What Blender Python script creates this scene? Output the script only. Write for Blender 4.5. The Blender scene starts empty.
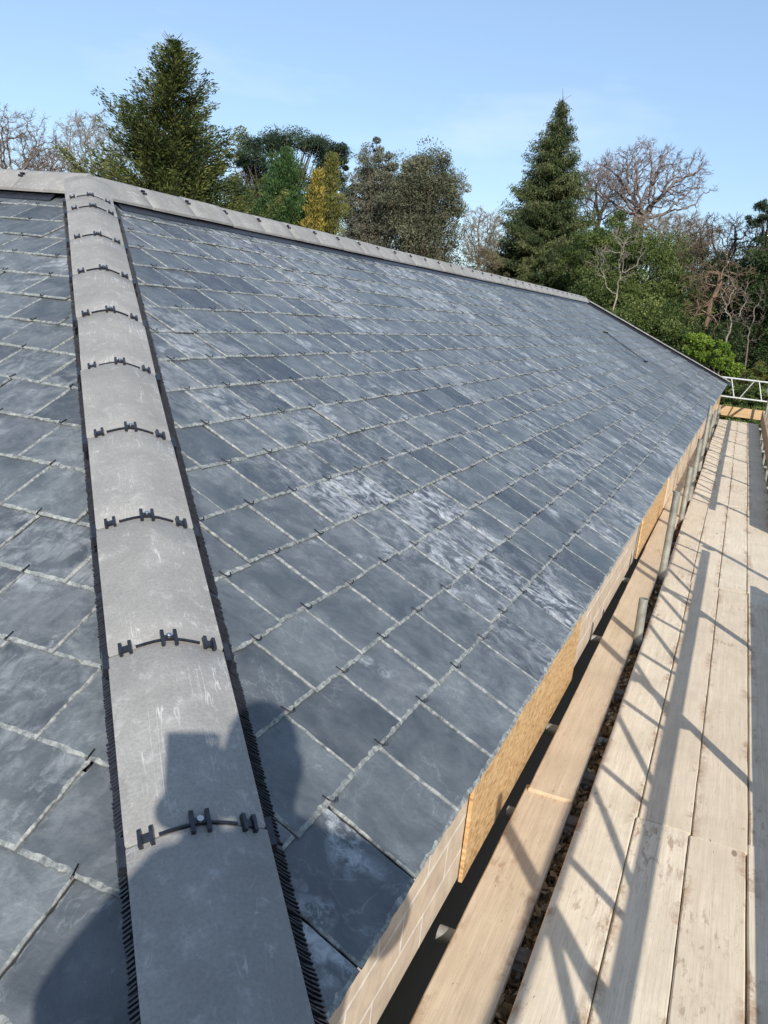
import bpy, bmesh, math, random
import numpy as np
from mathutils import Vector, Matrix, Quaternion
random.seed(7); RNG = np.random.default_rng(7)
C = bpy.context.scene.collection
SC = bpy.context.scene
rad = math.radians

# ------------------------------------------------------------------ camera
CAM = Vector((0.41276, -0.76799, 1.09612))
R3 = [(0.91306537, 0.39542764, 0.09974272), (-0.18521104, 0.18417948, 0.96528482), (-0.36332974, 0.8998416, -0.24140547)]
FPX = 846.52
cd = bpy.data.cameras.new('camera'); cam = bpy.data.objects.new('camera', cd); C.objects.link(cam)
cd.sensor_fit = 'VERTICAL'; cd.sensor_height = 36; cd.lens = FPX / 1024 * 36
cd.clip_start = 0.004; cd.clip_end = 3000
cam.matrix_world = Matrix(((R3[0][0], R3[1][0], -R3[2][0], CAM.x), (R3[0][1], R3[1][1], -R3[2][1], CAM.y), (R3[0][2], R3[1][2], -R3[2][2], CAM.z), (0, 0, 0, 1)))
SC.camera = cam

# ------------------------------------------------------------------ sky, sun, exposure
SUN = Vector((-0.4838, 0.7222, -0.4943)).normalized()     # direction the light travels
w = bpy.data.worlds.new('World'); SC.world = w; w.use_nodes = True
nt = w.node_tree; bg = nt.nodes['Background']
sky = nt.nodes.new('ShaderNodeTexSky'); sky.sky_type = 'NISHITA'; sky.sun_disc = False
sky.sun_elevation = math.asin(-SUN.z); sky.sun_rotation = math.atan2(-SUN.x, -SUN.y)
sky.air_density = 1.0; sky.dust_density = .7; sky.ozone_density = 2.2; sky.altitude = 50
tc = nt.nodes.new('ShaderNodeTexCoord'); mp = nt.nodes.new('ShaderNodeMapping'); mp.inputs['Scale'].default_value = (1.2, 1.2, 5)
mp.inputs['Rotation'].default_value = (0, 0.25, 0.5)
nz = nt.nodes.new('ShaderNodeTexNoise'); nz.inputs['Scale'].default_value = 2.3; nz.inputs['Detail'].default_value = 7; nz.inputs['Roughness'].default_value = .55
cr = nt.nodes.new('ShaderNodeValToRGB'); cr.color_ramp.elements[0].position = .55; cr.color_ramp.elements[1].position = .95
cr.color_ramp.elements[0].color = (0, 0, 0, 1); cr.color_ramp.elements[1].color = (.55, .55, .55, 1)
tn = nt.nodes.new('ShaderNodeMixRGB'); tn.blend_type = 'MULTIPLY'; tn.inputs[0].default_value = 1; tn.inputs[2].default_value = (.96, .99, 1.03, 1); pl = nt.nodes.new('ShaderNodeMixRGB'); pl.inputs[0].default_value = .45; pl.inputs[2].default_value = (2.5, 3.55, 5.1, 1); mx = nt.nodes.new('ShaderNodeMixRGB'); mx.inputs[2].default_value = (5.8, 6.3, 7.0, 1)
nt.links.new(tc.outputs['Generated'], mp.inputs[0]); nt.links.new(mp.outputs[0], nz.inputs[0]); nt.links.new(nz.outputs[0], cr.inputs[0])
nt.links.new(cr.outputs[0], mx.inputs[0]); nt.links.new(sky.outputs[0], tn.inputs[1]); nt.links.new(tn.outputs[0], pl.inputs[1]); nt.links.new(pl.outputs[0], mx.inputs[1]); nt.links.new(mx.outputs[0], bg.inputs[0])
bg.inputs[1].default_value = 0.13
sl = bpy.data.lights.new('sun', 'SUN'); sl.energy = 4.3; sl.angle = rad(.53); sl.color = (1, .945, .87)
so = bpy.data.objects.new('sun', sl); C.objects.link(so); so.rotation_mode = 'QUATERNION'
so.rotation_quaternion = SUN.to_track_quat('-Z', 'Y'); so.location = (10, -20, 20)
SC.view_settings.view_transform = 'Standard'; SC.view_settings.look = 'None'; SC.view_settings.gamma = 1
SC.view_settings.use_curve_mapping = False; SC.view_settings.exposure = 0.44

# ------------------------------------------------------------------ helpers
def link(o, parent=None):
    C.objects.link(o)
    if parent is not None: o.parent = parent
    return o
def tag(o, label=None, cat=None, group=None, kind=None):
    if label: o['label'] = label
    if cat: o['category'] = cat
    if group: o['group'] = group
    if kind: o['kind'] = kind
    return o
def thing(name, label, cat, loc=(0, 0, 0), group=None):
    o = bpy.data.objects.new(name, None); C.objects.link(o); o.location = loc; o.empty_display_size = .1
    return tag(o, label, cat, group)
def fmesh(name, V, F, mats, parent=None, smooth=False, fm=None, attrs=None, n=None):
    """fast mesh: V (k,3), F either (m,n) array or list of lists"""
    me = bpy.data.meshes.new(name); V = np.asarray(V, dtype=np.float32)
    me.vertices.add(len(V)); me.vertices.foreach_set('co', V.ravel())
    if isinstance(F, np.ndarray):
        m, k = F.shape; me.loops.add(m * k); me.loops.foreach_set('vertex_index', F.astype(np.int32).ravel())
        me.polygons.add(m); me.polygons.foreach_set('loop_start', np.arange(0, m * k, k, dtype=np.int32))
    else:
        m = len(F); ls = np.array([len(f) for f in F], dtype=np.int32); st = np.concatenate([[0], np.cumsum(ls)[:-1]]).astype(np.int32)
        me.loops.add(int(ls.sum())); me.loops.foreach_set('vertex_index', np.concatenate([np.asarray(f, dtype=np.int32) for f in F]))
        me.polygons.add(m); me.polygons.foreach_set('loop_start', st)
    if fm is not None: me.polygons.foreach_set('material_index', np.asarray(fm, dtype=np.int32))
    me.update(calc_edges=True)
    if attrs:
        for an, (ty, dom, arr) in attrs.items():
            a = me.attributes.new(an, ty, dom); key = {'FLOAT': 'value', 'FLOAT_VECTOR': 'vector', 'FLOAT_COLOR': 'color'}[ty]
            a.data.foreach_set(key, np.asarray(arr, dtype=np.float32).ravel())
    me.polygons.foreach_set('use_smooth', np.full(m, bool(smooth)))
    for q in (mats if isinstance(mats, (list, tuple)) else [mats]): me.materials.append(q)
    me.validate(); me.update()
    return link(bpy.data.objects.new(name, me), parent)
class MB:
    def __init__(s): s.V = []; s.F = []; s.M = []
    def add(s, V, F, mi=0):
        o = len(s.V); s.V += [tuple(v) for v in V]; s.F += [[i + o for i in f] for f in F]; s.M += [mi] * len(F)
    def box(s, c, h, M=None, mi=0):
        V = [Vector((c[0] + sx * h[0], c[1] + sy * h[1], c[2] + sz * h[2])) for sx in (-1, 1) for sy in (-1, 1) for sz in (-1, 1)]
        if M is not None: V = [M @ v for v in V]
        s.add(V, [(0, 1, 3, 2), (4, 6, 7, 5), (0, 4, 5, 1), (2, 3, 7, 6), (0, 2, 6, 4), (1, 5, 7, 3)], mi)
    def tube(s, a, b, r, n=12, r2=None, mi=0, hollow=False):
        a = Vector(a); b = Vector(b); r2 = r if r2 is None else r2; d = (b - a).normalized()
        u = d.orthogonal().normalized(); v = d.cross(u); V = []
        for p, q in ((a, r), (b, r2)):
            for i in range(n):
                t = 2 * math.pi * i / n; V.append(p + (u * math.cos(t) + v * math.sin(t)) * q)
        F = [(i, (i + 1) % n, n + (i + 1) % n, n + i) for i in range(n)]
        if hollow:
            for e, (p, q, dd) in enumerate(((a, r, d), (b, r2, -d))):
                o = len(V)
                for i in range(n):
                    t = 2 * math.pi * i / n; V.append(p + (u * math.cos(t) + v * math.sin(t)) * q * .84)
                for i in range(n):
                    t = 2 * math.pi * i / n; V.append(p + dd * .06 + (u * math.cos(t) + v * math.sin(t)) * q * .84)
                b0 = e * n
                for i in range(n):
                    j = (i + 1) % n
                    F.append((b0 + i, o + i, o + j, b0 + j) if e == 0 else (b0 + j, o + j, o + i, b0 + i)); F.append((o + i, o + n + i, o + n + j, o + j))
                F.append([o + n + i for i in range(n)])
        else: F += [list(range(n))[::-1], list(range(n, 2 * n))]
        s.add(V, F, mi)
    def build(s, name, mats, parent=None, smooth=False): return fmesh(name, s.V, s.F, mats, parent, smooth, s.M)
def smooth_by_angle(o, a=40):
    me = o.data; bm = bmesh.new(); bm.from_mesh(me)
    for f in bm.faces: f.smooth = True
    for e in bm.edges:
        if len(e.link_faces) == 2 and e.calc_face_angle(0) > rad(a): e.smooth = False
    bm.to_mesh(me); bm.free(); return o

# ------------------------------------------------------------------ material helpers
class MT:
    def __init__(s, name, rough=.7, spec=.5, metal=0):
        s.m = bpy.data.materials.new(name); s.m.use_nodes = True; s.t = s.m.node_tree; s.b = s.t.nodes['Principled BSDF']
        s.b.inputs['Roughness'].default_value = rough; s.b.inputs['Specular IOR Level'].default_value = spec; s.b.inputs['Metallic'].default_value = metal
    def n(s, ty, **kw):
        nd = s.t.nodes.new(ty)
        for k, v in kw.items():
            if hasattr(nd, k) and not isinstance(getattr(type(nd), k, None), property) and k not in nd.inputs: setattr(nd, k, v)
            else: nd.inputs[k].default_value = v
        return nd
    def l(s, a, b): s.t.links.new(a, b)
    def coord(s, attr=None, scale=(1, 1, 1), rand=False):
        if attr: c = s.n('ShaderNodeAttribute'); c.attribute_name = attr; out = c.outputs['Vector']
        else: c = s.n('ShaderNodeTexCoord'); out = c.outputs['Object']
        if rand:
            oi = s.n('ShaderNodeObjectInfo'); mu = s.n('ShaderNodeMath'); mu.operation = 'MULTIPLY'; mu.inputs[1].default_value = 53
            s.l(oi.outputs['Random'], mu.inputs[0]); ad = s.n('ShaderNodeVectorMath'); ad.operation = 'ADD'
            s.l(out, ad.inputs[0]); s.l(mu.outputs[0], ad.inputs[1]); out = ad.outputs[0]
        mp = s.n('ShaderNodeMapping'); mp.inputs['Scale'].default_value = scale; s.l(out, mp.inputs[0]); return mp.outputs[0]
    def noise(s, co, scale=5, detail=5, rough=.55, dist=0):
        z = s.n('ShaderNodeTexNoise'); z.inputs['Scale'].default_value = scale; z.inputs['Detail'].default_value = detail
        z.inputs['Roughness'].default_value = rough; z.inputs['Distortion'].default_value = dist; s.l(co, z.inputs['Vector']); return z.outputs[0]
    def ramp(s, f, *st):
        r = s.n('ShaderNodeValToRGB'); e = r.color_ramp.elements
        while len(e) < len(st): e.new(.5)
        for i, (p, c) in enumerate(st):
            e[i].position = p; e[i].color = (c, c, c, 1) if isinstance(c, (int, float)) else (*c, 1)
        s.l(f, r.inputs[0]); return r.outputs[0]
    def mix(s, f, a, b, mode='MIX'):
        x = s.n('ShaderNodeMixRGB'); x.blend_type = mode
        for i, v in ((0, f), (1, a), (2, b)):
            if hasattr(v, 'links'): s.l(v, x.inputs[i])
            elif isinstance(v, (int, float)): x.inputs[i].default_value = v if i == 0 else (v, v, v, 1)
            else: x.inputs[i].default_value = (*v, 1)
        return x.outputs[0]
    def mul(s, a, b):
        x = s.n('ShaderNodeMath'); x.operation = 'MULTIPLY'
        for i, v in ((0, a), (1, b)):
            if hasattr(v, 'links'): s.l(v, x.inputs[i])
            else: x.inputs[i].default_value = v
        return x.outputs[0]
    def col(s, c):
        if hasattr(c, 'links'): s.l(c, s.b.inputs['Base Color'])
        else: s.b.inputs['Base Color'].default_value = (*c, 1)
    def rough(s, f): s.l(f, s.b.inputs['Roughness'])
    def bump(s, h, st=.3, d=.01):
        b = s.n('ShaderNodeBump'); b.inputs['Strength'].default_value = st; b.inputs['Distance'].default_value = d
        s.l(h, b.inputs['Height']); s.l(b.outputs[0], s.b.inputs['Normal'])

# slate: coordinates in attribute sc = (along eaves, up slope, per-slate seed), tint in attribute tint
def slate_mat(name, edge):
    m = MT(name, .38, .55); A = m.n('ShaderNodeAttribute'); A.attribute_name = 'tint'; sep = m.n('ShaderNodeSeparateColor'); m.l(A.outputs['Color'], sep.inputs[0])
    c1 = m.coord('sc'); cs = m.coord('sc', (6, 1.8, 1)); cw = m.coord('sp')
    n1 = m.noise(c1, 7, 7, .6, .6); n2 = m.noise(cs, 2.2, 6, .6, .3); n3 = m.noise(c1, 55, 5, .65); n4 = m.noise(c1, 3, 5, .6, 2.2)
    base = m.mix(m.ramp(n1, (.34, 0), (.68, 1)), (.066, .075, .078), (.168, .184, .184))
    base = m.mix(m.mul(m.ramp(n2, (.45, 0), (.75, 1)), .14), base, (.20, .225, .24))
    # per slate tint: dark, purple grey, greenish
    base = m.mix(sep.outputs[0], base, m.mix(1, base, (.42, .43, .46), 'MULTIPLY'))
    base = m.mix(m.mul(sep.outputs[1], .6), base, m.mix(1, base, (1.08, 1.0, 1.02), 'MULTIPLY'))
    base = m.mix(m.ramp(n3, (.35, .35), (.75, 0)), base, (.06, .07, .085))
    # riven ridges : thin pale contour lines
    sx0 = m.n('ShaderNodeSeparateXYZ'); m.l(m.coord('sp'), sx0.inputs[0]); sxy = sx0
    ln = m.ramp(n4, (.485, 0), (.5, 1), (.515, 0)); base = m.mix(m.mul(m.mul(ln, m.ramp(n1, (.45, 0), (.65, 1))), .22), base, (.42, .45, .46))
    # chalky dust: big clouds over the slope, broken up per slate
    d1 = m.noise(m.coord('sp', (1, .33, 1)), .75, 3, .55, .4); d2 = m.noise(cs, 6, 6, .66, .8); d3 = m.noise(c1, 12, 7, .7, .9)
    dm = m.mul(m.mul(m.ramp(d1, (.42, .05), (.60, 1)), m.ramp(sxy.outputs[0], (0, .35), (.01, 1))), m.ramp(m.mix(.68, d2, d3), (.46, 0), (.66, 1)))
    dm = m.mul(dm, m.ramp(sep.outputs[2], (0, .2), (.6, .6), (1, 1.3)))
    base = m.mix(m.mul(dm, .85), base, (.60, .62, .63))
    d5 = m.mul(m.ramp(m.noise(c1, 5.5, 3, .5, .6), (.56, 0), (.66, 1)), m.ramp(m.mix(.5, m.noise(c1, 34, 8, .75, 1.5), n1), (.46, 0), (.58, 1))); base = m.mix(m.mul(m.mul(d5, m.ramp(sep.outputs[1], (.25, 0), (.6, 1))), .6), base, (.52, .55, .56))
    sp = m.ramp(m.noise(c1, 130, 3, .7), (.68, 0), (.76, 1)); base = m.mix(m.mul(sp, .35), base, (.5, .53, .53))
    if edge:
        e = m.mix(m.ramp(m.noise(c1, 60, 4, .7), (.35, 0), (.6, 1)), (.09, .10, .10), (.37, .385, .35)); base = m.mix(m.ramp(m.noise(c1, 24, 4, .7), (.35, .35), (.6, .85)), base, e)
    m.col(base)
    r = m.ramp(n1, (.3, .36), (.7, .52)); m.rough(m.mix(dm, r, .75) if not edge else m.mix(.5, r, .9))
    h = m.mix(.5, m.mix(.4, n1, n4), n3); m.bump(h, .85 if not edge else .9, .006 if not edge else .01)
    return m.m
M_SL = slate_mat('riven_slate', False); M_SE = slate_mat('dressed_slate_edge', True)

def concrete_mat():
    m = MT('ridge_concrete', .85, .3); c = m.coord(None, (1, 1, 1), True)
    n1 = m.noise(c, 6, 6, .6); n2 = m.noise(c, 160, 4, .7); n3 = m.noise(c, 30, 6, .65)
    b = m.mix(m.ramp(n1, (.3, 0), (.7, 1)), (.235, .228, .212), (.335, .325, .302))
    b = m.mix(m.ramp(n2, (.35, .4), (.62, 0)), b, (.15, .145, .14)); b = m.mix(m.ramp(m.noise(c, 2.2, 4, .6), (.45, 0), (.7, .45)), b, (.17, .165, .155)); b = m.mix(m.ramp(n3, (.56, 0), (.75, .5)), b, (.47, .46, .44))
    # efflorescence runs and scratches
    s1 = m.noise(m.coord(None, (9, .9, 1), True), 1.6, 4, .55, 1.4); l1 = m.ramp(s1, (.494, 0), (.5, 1), (.508, 0))
    b = m.mix(m.mul(m.mul(l1, m.ramp(n1, (.5, 0), (.62, 1))), .75), b, (.60, .59, .56))
    s2 = m.noise(m.coord(None, (3, 3, 3), True), 3, 3, .5, 1); l2 = m.ramp(s2, (.496, 0), (.5, 1), (.504, 0))
    b = m.mix(m.mul(m.mul(l2, m.ramp(n3, (.45, 0), (.6, 1))), .4), b, (.55, .54, .52))
    m.col(b); m.bump(m.mix(.35, n2, n3), .55, .004); return m.m
M_CON = concrete_mat()
def plain(name, c, rough=.6, metal=0, spec=.5, var=.15, sc=20, bump=.2):
    m = MT(name, rough, spec, metal); co = m.coord(None, (1, 1, 1), True); n = m.noise(co, sc, 5, .6)
    m.col(m.mix(m.ramp(n, (.3, 0), (.7, 1)), tuple(x * (1 - var) for x in c), tuple(min(1, x * (1 + var)) for x in c))); m.bump(n, bump, .004); return m.m
M_BLK = plain('black_plastic', (.016, .017, .023), .3, 0, .6, .5, 60)
M_SCREW = plain('zinc_screw', (.6, .62, .62), .3, 1)
M_HOOK = plain('dark_wire', (.02, .02, .024), .35, .6)
def tube_mat():
    m = MT('weathered_galvanised', .55, .5, .35); c = m.coord(None, (1, 1, 1), True); n = m.noise(c, 9, 7, .65); n2 = m.noise(c, 60, 4, .6)
    b = m.mix(m.ramp(n, (.35, 0), (.65, 1)), (.18, .18, .155), (.36, .355, .31)); b = m.mix(m.ramp(n2, (.6, 0), (.72, .7)), b, (.22, .13, .07)); m.col(b); m.bump(n2, .3, .003); return m.m
M_TUBE = tube_mat()
M_ALU = plain('bright_aluminium', (.56, .56, .54), .42, .25, .5, .1, 12)
M_RUST = plain('rusty_coupler', (.12, .095, .075), .7, .4, .5, .4, 50, .5)
def board_mat(name, ca, cb, dirt, gx=1.0, stain=.5):
    m = MT(name, .8, .25); g = m.coord(None, (22, 1.1, 8), True); c = m.coord(None, (1, 1, 1), True)
    n1 = m.noise(g, 2.0, 7, .62, .6); n2 = m.noise(c, 2.2, 5, .6, .4); n3 = m.noise(c, 26, 6, .7, .5); n4 = m.noise(m.coord(None, (4.0, 1, 1), True), 13, 7, .7, .25)
    b = m.mix(m.ramp(n1, (.28, 0), (.7, 1)), ca, cb)
    b = m.mix(m.ramp(n2, (.42, 0), (.72, .45)), b, tuple(x * .72 for x in ca))
    b = m.mix(m.mul(m.mul(m.ramp(n4, (.53, 0), (.62, 1)), m.ramp(m.noise(c, 1.7, 3, .5), (.56, 0), (.66, 1))), stain), b, dirt); b = m.mix(m.ramp(m.noise(c, 4.5, 6, .7, .3), (.48, 0), (.75, .35)), b, tuple(x * .6 for x in ca))
    b = m.mix(m.mul(m.ramp(n3, (.66, 0), (.72, 1)), .55), b, tuple(x * .45 for x in ca))
    gl = m.noise(m.coord(None, (60, .9, 8), True), 1.5, 4, .6, .8); b = m.mix(m.mul(m.ramp(gl, (.446, 0), (.454, 1), (.462, 0)), .8), b, tuple(x * .4 for x in ca))
    sb = m.n('ShaderNodeSeparateXYZ'); tcb = m.n('ShaderNodeTexCoord'); m.l(tcb.outputs['Object'], sb.inputs[0]); ab = m.n('ShaderNodeMath'); ab.operation = 'ABSOLUTE'; m.l(sb.outputs[0], ab.inputs[0])
    ew = m.mul(m.ramp(ab.outputs[0], (.052, 0), (.082, 1)), m.ramp(m.noise(m.coord(None, (2, 1, 1), True), 3.2, 6, .7, .2), (.52, 0), (.56, 1))); b = m.mix(m.mul(ew, m.ramp(n3, (.35, 1), (.6, .35))), b, (.34, .20, .115))
    fg = m.noise(m.coord(None, (150, 3, 8), True), 1.6, 5, .7, .2); b = m.mix(m.ramp(fg, (.4, .30), (.6, 0)), b, tuple(x * .62 for x in ca))
    vo = m.n('ShaderNodeTexVoronoi'); vo.inputs['Scale'].default_value = 3.1; m.l(m.coord(None, (1.6, .75, 1), True), vo.inputs['Vector'])
    b = m.mix(m.ramp(vo.outputs['Distance'], (.035, .85), (.055, 0)), b, (.16, .10, .06))
    tnt = m.n('ShaderNodeObjectInfo'); b = m.mix(m.ramp(tnt.outputs['Random'], (0, .0), (1, .32)), b, (.46, .35, .24)); nk = m.noise(m.coord(None, (3.5, 1, 1), True), 38, 3, .6); b = m.mix(m.ramp(nk, (.70, 0), (.73, .8)), b, (.13, .09, .06))
    m.col(b); m.bump(m.mix(.5, n1, n3), .45, .004); return m.m
M_BRD = board_mat('dusty_scaffold_timber', (.70, .59, .435), (.86, .75, .58), (.30, .19, .12), stain=.8)
M_BRD2 = board_mat('stained_scaffold_timber', (.56, .43, .29), (.74, .60, .43), (.28, .15, .075), stain=1)
M_TOE = board_mat('brown_toe_board_timber', (.30, .20, .12), (.42, .29, .18), (.15, .09, .05))
M_PINE = board_mat('yellow_pine', (.52, .33, .16), (.62, .42, .22), (.3, .17, .08), stain=.3)
def osb_mat():
    m = MT('strand_board', .7, .3); c = m.coord(None, (1, 1, 1))
    v = m.n('ShaderNodeTexVoronoi'); v.inputs['Scale'].default_value = 30; v.inputs['Randomness'].default_value = 1; m.l(m.coord(None, (1, 1.3, 3.4)), v.inputs['Vector'])
    se = m.n('ShaderNodeSeparateColor'); m.l(v.outputs['Color'], se.inputs[0]); n = m.noise(m.coord(None, (1, 6, 30)), 8, 4, .6)
    b = m.mix(se.outputs[0], (.46, .28, .125), (.66, .46, .24)); b = m.mix(m.mul(n, .4), b, (.34, .18, .06)); b = m.mix(m.ramp(se.outputs[1], (.8, 0), (.9, .6)), b, (.26, .14, .06))
    m.col(b); m.bump(se.outputs[0], .5, .004); return m.m
M_OSB = osb_mat()
def block_mat():
    m = MT('sandy_blockwork', .9, .2); sx = m.n('ShaderNodeSeparateXYZ'); tcn = m.n('ShaderNodeTexCoord'); m.l(tcn.outputs['Object'], sx.inputs[0])
    ad = m.n('ShaderNodeMath'); ad.operation = 'ADD'; m.l(sx.outputs[0], ad.inputs[0]); m.l(sx.outputs[1], ad.inputs[1])
    cb = m.n('ShaderNodeCombineXYZ'); m.l(ad.outputs[0], cb.inputs[0]); m.l(sx.outputs[2], cb.inputs[1])
    br = m.n('ShaderNodeTexBrick'); br.inputs['Scale'].default_value = 1; br.inputs['Brick Width'].default_value = .33; br.inputs['Row Height'].default_value = .118
    br.inputs['Mortar Size'].default_value = .007; br.inputs['Mortar Smooth'].default_value = .3
    br.inputs['Color1'].default_value = (.52, .41, .30, 1); br.inputs['Color2'].default_value = (.60, .49, .37, 1); br.inputs['Mortar'].default_value = (.72, .66, .56, 1)
    m.l(cb.outputs[0], br.inputs['Vector']); n = m.noise(m.coord(), 14, 6, .65)
    m.col(m.mix(m.ramp(n, (.35, .45), (.65, 0)), br.outputs[0], (.27, .20, .15))); m.bump(m.mix(.5, br.outputs['Fac'], n), .5, .006); return m.m
M_BLKW = block_mat()
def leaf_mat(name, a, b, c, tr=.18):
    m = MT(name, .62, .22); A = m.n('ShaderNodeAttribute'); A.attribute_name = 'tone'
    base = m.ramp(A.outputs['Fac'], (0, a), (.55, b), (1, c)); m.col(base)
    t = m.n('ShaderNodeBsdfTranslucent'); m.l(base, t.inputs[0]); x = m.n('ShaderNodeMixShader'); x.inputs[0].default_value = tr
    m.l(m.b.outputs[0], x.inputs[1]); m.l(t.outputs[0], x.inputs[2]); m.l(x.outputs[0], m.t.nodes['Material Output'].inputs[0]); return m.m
def bark_mat(name, a, b):
    m = MT(name, .9, .2); n = m.noise(m.coord(None, (3, 3, 1)), 3, 6, .65); m.col(m.mix(m.ramp(n, (.3, 0), (.7, 1)), a, b)); m.bump(n, .6, .03); return m.m

# ------------------------------------------------------------------ ground and distant ground
def grass_mat():
    m = MT('rough_grass', .9, .2); n = m.noise(m.coord(), .5, 8, .65); n2 = m.noise(m.coord(), 30, 4, .6)
    b = m.mix(m.ramp(n, (.35, 0), (.65, 1)), (.045, .065, .02), (.10, .095, .045)); b = m.mix(m.ramp(n2, (.4, .4), (.6, 0)), b, (.04, .035, .02)); m.col(b); m.bump(n2, .8, .05); return m.m
GZ = -3.3
gx, gy = np.meshgrid(np.concatenate([[-1500, -500, -150], np.linspace(-70, 70, 50), [150, 500, 1500]]), np.concatenate([[-1500, -500, -150], np.linspace(-40, 110, 54), [200, 500, 1500]]))
gz = GZ + .12 * np.sin(gx * .21) * np.cos(gy * .17); k = gx.shape
gid = np.arange(gx.size).reshape(k); gf = np.stack([gid[:-1, :-1], gid[:-1, 1:], gid[1:, 1:], gid[1:, :-1]], -1).reshape(-1, 4)
tag(fmesh('ground', np.stack([gx, gy, gz], -1).reshape(-1, 3), gf, grass_mat(), smooth=True), 'rough grass and earth round the house', None, None, 'structure')

# ------------------------------------------------------------------ the house
TP = 0.452900; PC, PS, PT = math.cos(TP), math.sin(TP), math.tan(TP)
RW, L, G, W, E0, S0 = 3.10997, 21.0635, .198897, .263315, .027029, .759459
RH = RW * PT; OFF = .09; XL = -12.0
house = thing('house', 'house with a new grey slate hipped roof and concrete ridge tiles', 'house', (0, 0, 0))
def mainP(s, t, n=0.0): return np.stack([-t * PC + n * PS, s, t * PS + n * PC], -1)
def leftP(s, t, n=0.0): return np.stack([s, t * PC - n * PS, t * PS + n * PC], -1)
def clip_poly(P, a, b, c):   # keep a*s+b*t+c>=0
    out = []
    for i in range(len(P)):
        p, q = P[i], P[(i + 1) % len(P)]; dp = a * p[0] + b * p[1] + c; dq = a * q[0] + b * q[1] + c
        if dp >= 0: out.append(p)
        if (dp >= 0) != (dq >= 0): f = dp / (dp - dq); out.append((p[0] + f * (q[0] - p[0]), p[1] + f * (q[1] - p[1])))
    return out
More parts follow.
